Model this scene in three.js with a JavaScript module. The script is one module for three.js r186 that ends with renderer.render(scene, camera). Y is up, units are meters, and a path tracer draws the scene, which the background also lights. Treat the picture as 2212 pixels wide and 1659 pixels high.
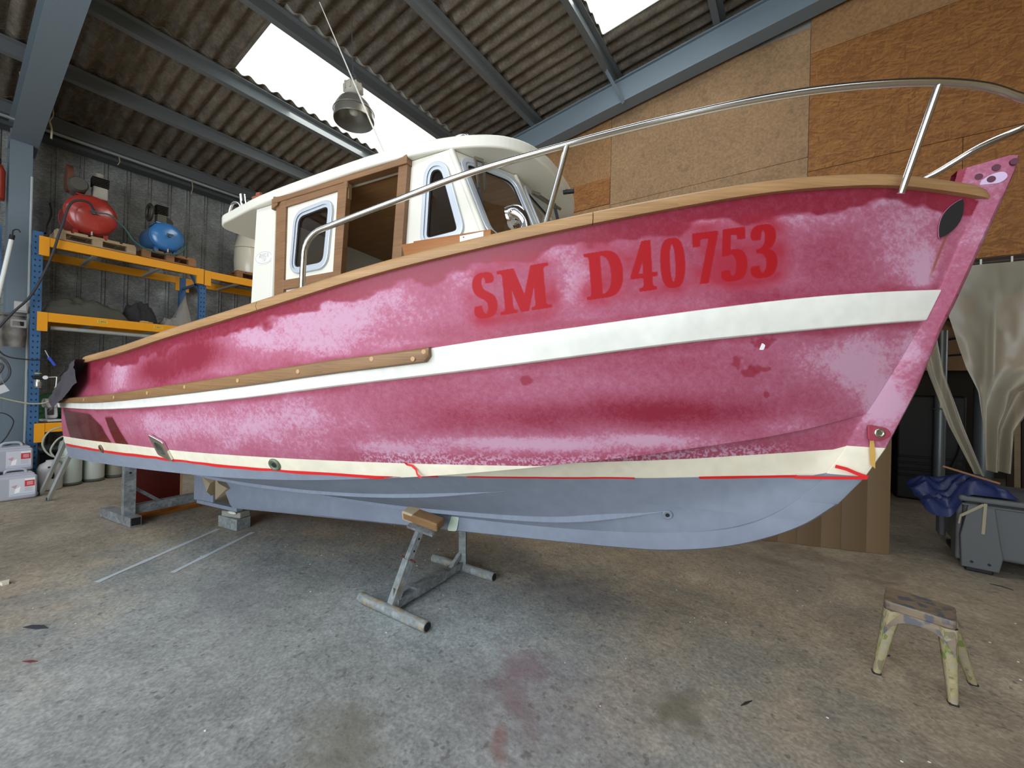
import * as THREE from 'three';
import { mergeGeometries, toCreasedNormals, mergeVertices } from 'three/addons/utils/BufferGeometryUtils.js';
import { RoundedBoxGeometry } from 'three/addons/geometries/RoundedBoxGeometry.js';
import { RectAreaLightUniformsLib } from 'three/addons/lights/RectAreaLightUniformsLib.js';

// ---------------------------------------------------------------- camera, sky, daylight
RectAreaLightUniformsLib.init();
const scene = new THREE.Scene();
const R = Math.PI / 180;
const camera = new THREE.PerspectiveCamera(2 * Math.atan(829.5 / 880) / R, 2212 / 1659, 0.05, 120);
camera.position.set(0, 1.5, 0);
camera.rotation.set(0.11 * R, 35.02 * R, 1.47 * R, 'YXZ');
scene.add(camera);
scene.background = new THREE.Color().setRGB(0.90, 0.97, 1.06);
scene.backgroundIntensity = 3.2;
const renderer = new THREE.WebGLRenderer({ antialias: true });
renderer.toneMapping = THREE.LinearToneMapping;
renderer.toneMappingExposure = 0.92;
renderer.shadowMap.enabled = true;
function daylight(w, h, pos, look, rgb, power) {   // the daylight entering through one opening
  const l = new THREE.RectAreaLight(new THREE.Color().setRGB(...rgb), power, w, h);
  l.position.set(...pos); l.lookAt(...look); scene.add(l);
}
daylight(7.0, 4.2, [-0.8, 2.1, 4.42], [-0.8, 2.1, 0], [0.92, 0.98, 1.05], 2.9);
daylight(1.5, 1.1, [6.66, 2.5, -8.9], [0, 2.2, -8.9], [1.0, 0.96, 0.88], 3.0);  // unseen side opening of the dim room, added to brighten it
daylight(1.2, 2.6, [-5.42, 5.36, -3.5], [-5.3, 0, -3.5], [1.0, 0.98, 0.93], 6.0);
daylight(1.2, 2.6, [-1.5, 5.84, -3.5], [-1.4, 0, -3.5], [1.0, 0.98, 0.93], 6.0);
daylight(1.2, 2.6, [-1.5, 5.84, 1.8], [-1.4, 0, 1.8], [1.0, 0.98, 0.93], 6.0);

// ---------------------------------------------------------------- helpers
const V = (x, y, z) => new THREE.Vector3(x, y, z);
let seed = 12345;
const rnd = () => { seed = (seed * 1664525 + 1013904223) >>> 0; return seed / 4294967296; };
const rr = (a, b) => a + (b - a) * rnd();
const clamp = (x, a = 0, b = 1) => Math.min(b, Math.max(a, x));
const smooth = (a, b, x) => { const t = clamp((x - a) / (b - a)); return t * t * (3 - 2 * t); };
const lerp = (a, b, t) => a + (b - a) * t;
function hash(x, y, k) { let h = (Math.imul(x, 374761393) + Math.imul(y, 668265263) + Math.imul(k, 2147483647)) | 0; h = Math.imul(h ^ (h >>> 13), 1274126177); return ((h ^ (h >>> 16)) >>> 0) / 4294967296; }
function vn(x, y, per = 0, k = 0) {
  const xi = Math.floor(x), yi = Math.floor(y), fx = x - xi, fy = y - yi, u = fx * fx * (3 - 2 * fx), v = fy * fy * (3 - 2 * fy);
  const w = (a) => per ? ((a % per) + per) % per : a;
  const x0 = w(xi), x1 = w(xi + 1), y0 = w(yi), y1 = w(yi + 1);
  return (hash(x0, y0, k) * (1 - u) + hash(x1, y0, k) * u) * (1 - v) + (hash(x0, y1, k) * (1 - u) + hash(x1, y1, k) * u) * v;
}
function fbm(x, y, oct = 4, per = 0, k = 0) { let s = 0, a = 0.5, n = 0; for (let i = 0; i < oct; i++) { s += a * vn(x, y, per, k + i); n += a; x *= 2; y *= 2; per *= 2; a *= 0.5; } return s / n; }
const mix3 = (a, b, t) => [a[0] + (b[0] - a[0]) * t, a[1] + (b[1] - a[1]) * t, a[2] + (b[2] - a[2]) * t];
function tex(w, h, fn, srgb = true, mw = 0, mh = 0) {   // mw, mh: size in metres for uv given in metres
  const d = new Uint8Array(w * h * 4);
  for (let j = 0; j < h; j++) for (let i = 0; i < w; i++) {
    const c = fn(i / w, j / h), o = (j * w + i) * 4;
    if (typeof c === 'number') { d[o] = d[o + 1] = d[o + 2] = clamp(c, 0, 255); } else { d[o] = clamp(c[0], 0, 255); d[o + 1] = clamp(c[1], 0, 255); d[o + 2] = clamp(c[2], 0, 255); }
    d[o + 3] = 255;
  }
  const t = new THREE.DataTexture(d, w, h); t.magFilter = THREE.LinearFilter; t.minFilter = THREE.LinearMipmapLinearFilter; t.generateMipmaps = true;
  t.wrapS = t.wrapT = THREE.RepeatWrapping; if (srgb) t.colorSpace = THREE.SRGBColorSpace;
  if (mw) t.repeat.set(1 / mw, 1 / (mh || mw));
  t.needsUpdate = true; return t;
}
const std = (color, rough = 0.7, metal = 0, extra = {}) => new THREE.MeshStandardMaterial({ color, roughness: rough, metalness: metal, side: THREE.DoubleSide, ...extra });
const phys = (color, rough, extra = {}) => new THREE.MeshPhysicalMaterial({ color, roughness: rough, side: THREE.DoubleSide, ...extra });
function uvm(g, axis) {   // uv in metres, by the way each face points
  const p = g.attributes.position, n = g.attributes.normal, uv = new Float32Array(p.count * 2);
  for (let i = 0; i < p.count; i++) {
    const x = p.getX(i), y = p.getY(i), z = p.getZ(i), a = Math.abs(n.getX(i)), b = Math.abs(n.getY(i)), c = Math.abs(n.getZ(i));
    let k = axis || (a > b && a > c ? 'x' : b > c ? 'y' : 'z');
    uv[2 * i] = k === 'x' ? z : x; uv[2 * i + 1] = k === 'y' ? z : y;
  }
  g.setAttribute('uv', new THREE.BufferAttribute(uv, 2)); return g;
}
function clean(g) { let q = g.index ? g.toNonIndexed() : g; for (const k of Object.keys(q.attributes)) if (!['position', 'normal', 'uv'].includes(k)) q.deleteAttribute(k); if (!q.attributes.normal) q.computeVertexNormals(); if (!q.attributes.uv) uvm(q); return q; }
const merge = (l) => l.length === 1 ? clean(l[0]) : mergeGeometries(l.map(clean));
const used = {};
function numbered(n) { const k = used[n] = (used[n] ?? -1) + 1; return k ? `${n}_${String(k).padStart(3, '0')}` : n; }
function mesh(name, geo, mat, parent, keepUv) {
  let g = Array.isArray(geo) ? merge(geo) : geo; if (!keepUv) g = uvm(clean(g));
  const m = new THREE.Mesh(g, mat); m.name = parent ? name : numbered(name); m.castShadow = m.receiveShadow = true; (parent || scene).add(m); return m;
}
function tag(o, label, category, group, kind) { Object.assign(o.userData, { label, category }); if (group) o.userData.group = group; if (kind) o.userData.kind = kind; return o; }
function thing(name, label, category, pos = [0, 0, 0], ry = 0, group) { const o = new THREE.Group(); o.name = numbered(name); o.position.set(...pos); o.rotation.y = ry; scene.add(o); return tag(o, label, category, group); }
function struct(name, label, category = 'structure') { const o = new THREE.Group(); o.name = numbered(name); scene.add(o); o.userData = { kind: 'structure', label, category }; return o; }
const xf = (g, x = 0, y = 0, z = 0, rx = 0, ry = 0, rz = 0) => { if (rx || ry || rz) g.applyMatrix4(new THREE.Matrix4().makeRotationFromEuler(new THREE.Euler(rx, ry, rz, 'YXZ'))); return g.translate(x, y, z); };
const bx = (w, h, d, x, y, z, rx, ry, rz) => xf(new THREE.BoxGeometry(w, h, d), x, y, z, rx, ry, rz);
const rbx = (w, h, d, r, x, y, z, rx, ry, rz, s = 2) => xf(new RoundedBoxGeometry(w, h, d, s, r), x, y, z, rx, ry, rz);
const cyl = (r1, r2, h, x, y, z, rx, ry, rz, seg = 20) => xf(new THREE.CylinderGeometry(r1, r2, h, seg), x, y, z, rx, ry, rz);
const lathe = (pts, x = 0, y = 0, z = 0, rx, ry, rz, seg = 32) => xf(new THREE.LatheGeometry(pts.map(p => new THREE.Vector2(p[0], p[1])), seg), x, y, z, rx, ry, rz);
function rod(a, b, r, seg = 12, r2 = r) { const A = V(...a), B = V(...b), d = B.clone().sub(A), g = new THREE.CylinderGeometry(r2, r, d.length(), seg); g.applyQuaternion(new THREE.Quaternion().setFromUnitVectors(V(0, 1, 0), d.clone().normalize())); const m = A.add(B).multiplyScalar(0.5); return g.translate(m.x, m.y, m.z); }
function bar(a, b, w, t, up = [0, 1, 0]) {   // rectangular bar from a to b: w across, t along up
  const A = V(...a), B = V(...b), z = B.clone().sub(A), L = z.length(); z.normalize(); const x = V(...up).cross(z).normalize(), y = z.clone().cross(x);
  const g = new THREE.BoxGeometry(w, t, L); g.applyMatrix4(new THREE.Matrix4().makeBasis(x, y, z)); const m = A.add(B).multiplyScalar(0.5); return g.translate(m.x, m.y, m.z);
}
const pipe = (pts, r, n = 40, seg = 8, closed = false, tension) => new THREE.TubeGeometry(new THREE.CatmullRomCurve3(pts.map(p => V(...p)), closed, tension ? 'catmullrom' : 'centripetal', tension), n, r, seg, closed);
function shape(pts, holes = []) { const s = new THREE.Shape(pts.map(p => new THREE.Vector2(p[0], p[1]))); for (const h of holes) s.holes.push(new THREE.Path(h.map(p => new THREE.Vector2(p[0], p[1])))); return s; }
const ext = (s, d, bev = 0, seg = 2) => new THREE.ExtrudeGeometry(s, { depth: d, bevelEnabled: bev > 0, bevelThickness: bev, bevelSize: bev, bevelSegments: seg, curveSegments: 10 });
function rpoly(pts, rad, seg = 6) {   // polygon with rounded corners
  const o = [], n = pts.length;
  for (let i = 0; i < n; i++) {
    const p = new THREE.Vector2(...pts[i]), a = new THREE.Vector2(...pts[(i + n - 1) % n]).sub(p), b = new THREE.Vector2(...pts[(i + 1) % n]).sub(p);
    const r = Array.isArray(rad) ? rad[i] : rad, da = Math.min(r, a.length() * 0.49), db = Math.min(r, b.length() * 0.49), A = p.clone().add(a.normalize().multiplyScalar(da)), B = p.clone().add(b.normalize().multiplyScalar(db));
    for (let k = 0; k <= seg; k++) { const t = k / seg, q = A.clone().multiplyScalar((1 - t) * (1 - t)).add(p.clone().multiplyScalar(2 * t * (1 - t))).add(B.clone().multiplyScalar(t * t)); o.push([q.x, q.y]); }
  }
  return o;
}
function inset(pts, d) {   // shrink a convex outline by d
  const n = pts.length; let area = 0; for (let i = 0; i < n; i++) { const a = pts[i], b = pts[(i + 1) % n]; area += a[0] * b[1] - b[0] * a[1]; }
  const sg = area > 0 ? 1 : -1;
  return pts.map((p, i) => { const a = pts[(i + n - 1) % n], b = pts[(i + 1) % n]; let tx = b[0] - a[0], ty = b[1] - a[1]; const l = Math.hypot(tx, ty) || 1; return [p[0] - sg * ty / l * d, p[1] + sg * tx / l * d]; });
}
function grid(nu, nv, fn, closedU) {   // surface from fn(u, v) -> [x, y, z]
  const pos = [], uv = [], idx = [];
  for (let j = 0; j <= nv; j++) for (let i = 0; i <= nu; i++) { const q = fn(i / nu, j / nv); pos.push(...q); uv.push(i / nu, j / nv); }
  for (let j = 0; j < nv; j++) for (let i = 0; i < nu; i++) { const a = j * (nu + 1) + i, b = a + 1, c = a + nu + 1, d = c + 1; idx.push(a, b, d, a, d, c); }
  const g = new THREE.BufferGeometry(); g.setAttribute('position', new THREE.Float32BufferAttribute(pos, 3)); g.setAttribute('uv', new THREE.Float32BufferAttribute(uv, 2)); g.setIndex(idx); g.computeVertexNormals(); return g;
}
function sweep(path, prof, crease = 40) {   // path: [{p, o, u, k}] ; prof: closed [[out, up]]
  const n = prof.length, pos = [], idx = [];
  for (const f of path) for (const q of prof) { const k = f.k ?? 1; pos.push(f.p[0] + (f.o[0] * q[0] + f.u[0] * q[1]) * k, f.p[1] + (f.o[1] * q[0] + f.u[1] * q[1]) * k, f.p[2] + (f.o[2] * q[0] + f.u[2] * q[1]) * k); }
  for (let i = 0; i + 1 < path.length; i++) for (let j = 0; j < n; j++) { const a = i * n + j, b = i * n + (j + 1) % n, c = a + n, d = b + n; idx.push(a, c, b, b, c, d); }
  for (let j = 1; j + 1 < n; j++) { idx.push(0, j, j + 1); const e = (path.length - 1) * n; idx.push(e, e + j + 1, e + j); }
  let g = new THREE.BufferGeometry(); g.setAttribute('position', new THREE.Float32BufferAttribute(pos, 3)); g.setIndex(idx); g = toCreasedNormals(g, crease * R); return uvm(g);
}
// ---------------------------------------------------------------- materials of the building
const fine = tex(512, 512, (u, v) => 128 + 120 * (fbm(u * 64, v * 64, 3, 64, 3) - 0.5) * 2, false, 0.5);
const M = {};
M.steel = std(0x666c6e, 0.6, 0.0, { bumpMap: fine, bumpScale: 0.0006 });
M.rafter = std(0x75848e, 0.6, 0.0, { bumpMap: fine, bumpScale: 0.0006 });
M.steelDark = std(0x4a4f52, 0.7);
M.galv = std(0xffffff, 0.6, 0.0, { map: tex(512, 512, (u, v) => { const n = fbm(u * 48, v * 96, 3, 48, 5), m = fbm(u * 6, v * 6, 4, 6, 9), q = 142 + 62 * (n - 0.5) + 50 * (m - 0.5); return [q * 0.97, q, q * 0.985]; }, true, 1.1) });
const cementT = (k, a) => tex(512, 512, (u, v) => { const n = fbm(u * 10, v * 40, 4, 10, k), m = fbm(u * 80, v * 80, 2, 80, k + 7), s = smooth(0.55, 0.8, fbm(u * 5, v * 5, 3, 5, k + 20)); const q = a + 46 * (n - 0.5) + 30 * (m - 0.5); return mix3([q, q * 0.93, q * 0.82], [q * 0.8, q * 0.68, q * 0.52], s * 0.6); }, true, 1.4);
M.cement = [cementT(1, 102), cementT(41, 95), cementT(77, 108)].map(t => std(0xffffff, 0.92, 0, { map: t }));
M.pane = phys(0xf4f6f2, 0.85, { transmission: 0.85, thickness: 0 });
const osbT = tex(1024, 1024, () => [0, 0, 0]);
{ const d = osbT.image.data, W = 1024; const cv = document.createElement('canvas'); cv.width = cv.height = W; const c = cv.getContext('2d'); c.fillStyle = '#a87a45'; c.fillRect(0, 0, W, W);
  for (let i = 0; i < 5200; i++) { const x = rnd() * W, y = rnd() * W, l = rr(14, 62), w = rr(4, 15), a = rr(-0.5, 0.5) + (rnd() < 0.25 ? 1.2 : 0), t = rnd(); const q = mix3([128, 86, 42], [196, 150, 92], t); c.fillStyle = `rgba(${q[0] | 0},${q[1] | 0},${q[2] | 0},0.6)`;
    for (const ox of [-W, 0, W]) for (const oy of [-W, 0, W]) { if (x + ox < -80 || x + ox > W + 80 || y + oy < -80 || y + oy > W + 80) continue; c.save(); c.translate(x + ox, y + oy); c.rotate(a); c.beginPath(); c.moveTo(-l, -w * 0.4); c.lineTo(l * 0.8, -w * 0.5); c.lineTo(l, w * 0.3); c.lineTo(-l * 0.7, w * 0.5); c.fill(); c.restore(); } }
  d.set(c.getImageData(0, 0, W, W).data); osbT.repeat.set(1 / 1.5, 1 / 1.5); }
M.osb = std(0xd2bea0, 0.75, 0, { map: osbT, bumpMap: osbT, bumpScale: 0.0025 });
const chipT = (k, c) => tex(512, 512, (u, v) => { const n = fbm(u * 90, v * 90, 2, 90, k), m = fbm(u * 4, v * 4, 4, 4, k + 3), s = smooth(0.66, 0.8, fbm(u * 14, v * 14, 3, 14, k + 9)); const q = 1 + 0.26 * (n - 0.5) + 0.22 * (m - 0.5) - 0.05 * s; return [c[0] * q, c[1] * q, c[2] * q]; }, true, 1.7);
M.chip = std(0xffffff, 0.85, 0, { map: chipT(4, [143, 115, 84]) }); M.chip2 = std(0xffffff, 0.85, 0, { map: chipT(8, [146, 110, 72]) });
M.plaster = std(0x8f8c84, 0.9); M.dark = std(0x161514, 0.9); M.black = std(0x101011, 0.6);

// ---------------------------------------------------------------- floor
const floorG = struct('floor', 'dusty grey concrete floor of the boat shed', 'floor');
const ST = [   // stains on the concrete: x, z, rx, rz, turn, colour, strength
  [-1.17, -1.84, 0.13, 0.10, 0.6, [122, 74, 88], 0.5], [-1.08, -1.62, 0.17, 0.05, 0.6, [112, 70, 76], 0.5], [-1.0, -1.40, 0.11, 0.03, 0.9, [132, 66, 58], 0.6], [-0.95, -1.7, 0.35, 0.3, 0, [122, 100, 108], 0.3],
  [-0.43, -2.02, 0.12, 0.11, 0, [74, 68, 46], 0.65], [-1.5, -1.0, 0.2, 0.13, 0.3, [94, 86, 62], 0.55], [-1.3, -2.75, 0.3, 0.2, 0, [106, 96, 106], 0.4], [-1.7, -2.8, 0.25, 0.12, 0.3, [92, 84, 86], 0.35],
  [-0.2, -4.3, 0.2, 0.06, 0.2, [88, 74, 58], 0.45], [0.5, -4.4, 0.12, 0.05, 0, [84, 72, 52], 0.45], [-3.1, -1.2, 0.35, 0.2, 0.4, [130, 120, 128], 0.35], [-4.5, -2.2, 0.6, 0.25, 0.5, [108, 102, 108], 0.35],
  [-6.2, -0.6, 0.8, 0.15, 0.3, [86, 80, 74], 0.4], [0.9, -2.6, 0.35, 0.12, -0.5, [96, 84, 74], 0.35], [0.0, -4.7, 0.5, 0.12, 0.2, [82, 70, 56], 0.45], [2.1, -3.6, 0.9, 0.3, 0.2, [96, 82, 64], 0.4], [-2.6, -1.0, 0.2, 0.06, 0.6, [150, 146, 148], 0.4],
];
function floorColor(x, z) {
  const big = fbm(x * 0.7 + 31, z * 0.7 + 17, 4), mid = fbm(x * 3.1 + 5, z * 3.1, 4, 0, 11), det = fbm(x * 17, z * 17, 3, 0, 21), gr = fbm(x * 90, z * 90, 2, 0, 31);
  // blue-grey antifouling dust lies around the boat's middle, bare brown concrete to the right and the back
  const wob = (big - 0.5) * 1.6 + (mid - 0.5) * 1.1;
  const d1 = Math.hypot((x + 2.0) / 2.6, (z + 1.3) / 1.9) + wob * 0.55, dust = smooth(1.15, 0.45, d1), d2 = Math.hypot((x + 1.9) / 0.75, (z + 1.95) / 0.55) + wob * 0.35, heavy = smooth(1.1, 0.5, d2);
  let c = mix3([158, 145, 124], [144, 134, 118], smooth(0.35, 0.65, big));
  c = mix3(c, [140, 146, 145], dust * 0.85); c = mix3(c, [156, 166, 168], heavy * 0.6);
  const k = 1 + 0.26 * (mid - 0.5) + 0.16 * (det - 0.5) + 0.30 * (gr - 0.5); c = [c[0] * k, c[1] * k, c[2] * k];
  const pit = smooth(0.74, 0.82, fbm(x * 30 + 3, z * 30, 3, 0, 45)); c = mix3(c, [78, 74, 70], pit * 0.4);
  for (const s of ST) { const dx = x - s[0], dz = z - s[1]; if (Math.abs(dx) > 1.6 || Math.abs(dz) > 1.6) continue; const ca = Math.cos(s[4]), sa = Math.sin(s[4]), r = Math.hypot((dx * ca + dz * sa) / s[2], (-dx * sa + dz * ca) / s[3]); const a = smooth(1.9, 0.1, r + (det - 0.5) * 1.3 + (mid - 0.5) * 0.8) * s[6] * 0.6; if (a > 0) c = mix3(c, s[5], a * (0.6 + 0.8 * gr)); }
  return c;
}
const fineBump = tex(1024, 1024, (u, v) => 128 + 200 * (fbm(u * 40, v * 40, 5, 40, 61) - 0.5), false);
function slab(x0, x1, z0, z1, n, m) {
  const t = tex(n, m, (u, v) => floorColor(lerp(x0, x1, u), lerp(z0, z1, v))); t.wrapS = t.wrapT = THREE.ClampToEdgeWrapping;
  const b = fineBump.clone(); b.repeat.set((x1 - x0) / 1.3, (z1 - z0) / 1.3); b.needsUpdate = true;
  const g = grid(1, 1, (u, v) => [lerp(x0, x1, u), 0, lerp(z0, z1, 1 - v)]); const uv = g.attributes.uv; for (let i = 0; i < uv.count; i++) uv.setY(i, 1 - uv.getY(i));
  const skirt = bx(x1 - x0, 0.2, z1 - z0, (x0 + x1) / 2, -0.101, (z0 + z1) / 2);
  mesh('concrete_slab', g, std(0xffffff, 0.82, 0, { map: t, bumpMap: b, bumpScale: 0.004 }), floorG, true);
  mesh('slab_base', skirt, M.plaster, floorG);
}
slab(-3.6, 1.8, -4.0, 0, 2048, 1536); slab(-9.4, -3.6, -4.0, 0, 1024, 768); slab(1.8, 6.8, -4.0, 0, 512, 512); slab(-9.4, 6.8, -11.5, -4.0, 1024, 512); slab(-9.4, 6.8, 0, 5, 512, 256);

// ---------------------------------------------------------------- roof
const PX = (i) => -8.67 + i * 1.3015, PY = (i) => 5.01 + i * 0.162, SL = Math.atan2(0.162, 1.3015), RI = 9;
const roofY = (x) => { const i = (x + 8.67) / 1.3015; return (i <= RI ? PY(i) : PY(2 * RI - i)) + 0.085; };
const ceilingG = struct('ceiling', 'underside of the corrugated fibre cement roof', 'ceiling');
const SW = 0.885, WV = 0.177;
const sheetGeo = (() => {
  const L = 1.45, nx = 4, nz = 40, f = (u, v, o) => [(u - 0.5) * L, 0.026 * Math.cos((v - 0.5) * SW / WV * 2 * Math.PI + Math.PI) + o, (v - 0.5) * (SW + 0.012)];
  const lo = grid(nx, nz, (u, v) => f(u, v, 0)), hi = grid(nx, nz, (u, v) => f(u, v, 0.007)), e0 = grid(1, nz, (u, v) => f(0, v, u * 0.007)), e1 = grid(1, nz, (u, v) => f(1, v, u * 0.007));
  return uvm(merge([lo, hi, e0, e1]), 'y');
})();
const windows = [struct('window_1', 'translucent corrugated skylight sheets over the wheelhouse', 'skylight'), struct('window_2', 'translucent corrugated skylight sheets at the top of the picture', 'skylight'), struct('window_3', 'translucent corrugated skylight sheets behind the viewer', 'skylight')];
for (let i = -1; i < RI + 4; i++) for (let k = -4; k < 8; k++) {
  const z = -2.18 - SW * (k + 0.5) + 0, inSky = (i === 2 && k >= 0 && k <= 2) ? 0 : (i === 5 && k >= 0 && k <= 2) ? 1 : (i === 5 && k <= -4) ? 2 : -1;
  if (z < -5.8 || z > 4.8) continue;
  const up = i < RI, xm = PX(i + 0.5), m = new THREE.Mesh(sheetGeo, inSky >= 0 ? M.pane : M.cement[(i * 7 + k * 3 + 40) % 3]);
  m.name = inSky >= 0 ? 'skylight_sheet' : 'roof_sheet'; m.castShadow = m.receiveShadow = true;
  m.position.set(xm, roofY(xm) + 0.03 + ((k & 1) ? 0.0 : 0.004), z); m.rotation.z = (up ? SL - 0.008 : -SL + 0.008);
  (inSky >= 0 ? windows[inSky] : ceilingG).add(m);
}
for (let i = 0; i <= RI + 3; i++) {
  const x = PX(i), y = i <= RI ? PY(i) : PY(2 * RI - i), s = i <= RI ? SL : -SL;
  mesh('purlin', [xf(merge([bx(0.012, 0.15, 10.3, 0, 0, 0), bx(0.07, 0.012, 10.3, 0.03, 0.07, 0), bx(0.07, 0.012, 10.3, -0.03, -0.07, 0), bx(0.008, 0.03, 10.3, -0.064, -0.06, 0)]), x, y, -0.45, 0, 0, s)], M.steel, ceilingG);
}
// steel portal frames: one along the back wall, one at the left, one behind the viewer
function ibeam(L, h, b) { return merge([bx(L, h - 0.03, 0.012, 0, 0, 0), bx(L, 0.016, b, 0, h / 2 - 0.008, 0), bx(L, 0.016, b, 0, -h / 2 + 0.008, 0)]); }
function frame(z, name, label, depth, b) {
  const g = struct(name, label, 'steel frame'); const x0 = -8.95, x1 = PX(RI), L = Math.hypot(x1 - x0, (x1 - x0) * Math.tan(SL));
  const ym = (x) => PY((x + 8.67) / 1.3015) - 0.085 - depth / 2;
  mesh('rafter', [xf(ibeam(L, depth, b), (x0 + x1) / 2, ym((x0 + x1) / 2), z, 0, 0, SL)], M.rafter, g);
  mesh('rafter', [xf(ibeam(3.8, depth, b), x1 + 1.9 * Math.cos(SL), ym(x1) - 1.9 * Math.sin(SL), z, 0, 0, -SL)], M.rafter, g);
  return g;
}
const fb = frame(-5.46, 'roof_truss', 'blue grey steel rafter against the board wall', 0.34, 0.2);
mesh('web_face', [xf(bx(11.4, 0.3, 0.02, 0, 0, 0), -3.3, PY(4.12) - 0.085 - 0.17, -5.40, 0, 0, SL)], M.rafter, fb);
mesh('purlin_brace', [bar([-2.2, 5.78, -5.1], [-2.02, 5.38, -5.36], 0.05, 0.006)], M.rafter, fb);
const fl = frame(-0.675, 'roof_truss', 'blue grey steel rafter and post beside the storage rack', 0.36, 0.25);
mesh('post', [xf(merge([bx(0.30, 4.72, 0.014, 0, 0, 0), bx(0.016, 4.72, 0.20, 0.15, 0, 0), bx(0.016, 4.72, 0.20, -0.15, 0, 0)]), -8.72, 2.36, -0.65)], M.rafter, fl);
mesh('conduit', [rod([-8.55, 0, -0.745], [-8.55, 4.15, -0.745], 0.014, 8)], std(0xb9c4c6, 0.5), fl);
frame(3.2, 'roof_truss', 'blue grey steel rafter behind the viewer', 0.34, 0.2);

// ---------------------------------------------------------------- walls
const wl = struct('wall_left', 'ribbed galvanised sheet wall behind the storage rack', 'wall');
const ribGeo = (() => { const pts = [], n = 4, p = 0.27; for (let i = 0; i < n; i++) { const z = i * p; pts.push([z, 0], [z + 0.19, 0], [z + 0.203, 0.02], [z + 0.213, 0.02], [z + 0.222, 0.004], [z + 0.236, 0.004], [z + 0.245, 0.02], [z + 0.255, 0.02]); } pts.push([n * p, 0], [n * p, -0.003]); for (let i = pts.length - 2; i >= 0; i--) pts.push([pts[i][0], pts[i][1] - 0.003]); const s = shape(pts); const g = ext(s, 5.0); g.applyMatrix4(new THREE.Matrix4().makeBasis(V(0, 0, -1), V(1, 0, 0), V(0, -1, 0))); g.translate(0, 5, 0); return uvm(clean(g), 'x'); })();
for (let z = 3.8; z > -5.7; z -= 1.08) { const m = new THREE.Mesh(ribGeo, M.galv); m.name = 'wall_sheet'; m.castShadow = m.receiveShadow = true; m.position.set(-9.2, 0, z); wl.add(m); }
mesh('wall_core', [bx(0.2, 5.4, 10.7, -9.34, 2.7, -0.55)], M.steelDark, wl);
mesh('eave_shade_channel', [bx(0.24, 0.24, 10.3, -8.98, 4.98, -0.5), bx(0.05, 0.05, 10.3, -8.83, 4.86, -0.5)], M.steelDark, wl);  // dark channel stands in for the shadowed recess under the eave
mesh('eave_rail', [bx(0.03, 0.03, 10.3, -8.70, 4.90, -0.5)], std(0xb4b8b6, 0.4, 0.3), wl);
const wb = struct('wall_back', 'wall of chipboard and strand board panels behind the bow', 'wall');
mesh('wall_core', [bx(9.4, 6.4, 0.15, -4.7, 3.2, -5.74), bx(3.9, 3.7, 0.15, 1.95, 4.65, -5.74), bx(2.9, 6.5, 0.15, 5.35, 3.25, -5.74)], M.plaster, wb);
const panel = (x0, x1, y0, y1, m, z = -5.64) => mesh(m === M.osb ? 'strand_board' : 'chipboard_panel', [bx(x1 - x0 - 0.005, y1 - y0 - 0.005, 0.018, (x0 + x1) / 2, (y0 + y1) / 2, z)], m, wb);
panel(-2.29, 0.045, 4.15, 5.62, M.chip); panel(-2.29, 0.045, 2.95, 4.15, M.chip); panel(-3.40, -2.29, 4.56, 5.6, M.chip2); panel(-2.88, -2.29, 4.17, 4.56, M.osb, -5.632); panel(-3.40, -2.88, 4.17, 4.56, M.chip2); panel(-3.4, -2.29, 2.95, 4.17, M.chip2); panel(-4.6, -3.4, 2.95, 5.5, M.chip2);
panel(-2.29, 0.045, 1.2, 2.95, M.chip); panel(-4.6, -2.29, 0.2, 2.95, M.chip2); panel(-9.1, -4.6, 0.2, 5.3, M.chip2);
panel(0.045, 1.25, 2.80, 3.98, M.osb); panel(0.045, 2.55, 3.98, 5.31, M.osb, -5.638); panel(1.25, 3.75, 2.80, 3.98, M.osb); panel(2.55, 4.6, 3.98, 5.31, M.osb); panel(0.045, 2.6, 5.31, 5.95, M.chip2); panel(2.6, 5, 5.31, 6.0, M.chip2); panel(3.75, 6.6, 0.2, 3.98, M.osb);
mesh('header_beam', [bx(3.9, 0.07, 0.12, 1.95, 2.765, -5.72)], std(0x3a2416, 0.8), wb);
const wr = struct('wall_right', 'plain wall on the right, outside the picture', 'wall'); mesh('wall_core', [bx(0.2, 6.8, 10.9, 6.85, 3.4, -0.6)], std(0xa08a66, 0.9), wr);
const wf = struct('wall_front', 'wall with the open shed door behind the viewer', 'wall'); mesh('wall_core', [bx(5.0, 6.8, 0.2, -6.9, 3.4, 4.6), bx(4.1, 6.8, 0.2, 4.85, 3.4, 4.6), bx(7.2, 2.5, 0.2, -0.8, 5.5, 4.6)], std(0x9a9c98, 0.9), wf);
// the dark room beyond the opening
const wd = struct('wall_beyond', 'dim room beyond the opening in the back wall', 'wall');
mesh('wall_core', [bx(9, 4, 0.15, 3, 2, -11.4), bx(0.15, 4, 5.7, -1.4, 2, -8.6), bx(0.15, 4, 2.4, 6.8, 2, -6.95), bx(0.15, 4, 1.75, 6.8, 2, -10.55), bx(0.15, 1.95, 1.6, 6.8, 0.97, -8.9), bx(0.15, 0.95, 1.6, 6.8, 3.55, -8.9), bx(8.4, 0.15, 5.7, 2.7, 3.5, -8.6)], std(0x4a4238, 0.95), wd);  // gap in the right side wall made for the added brightening light
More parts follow.
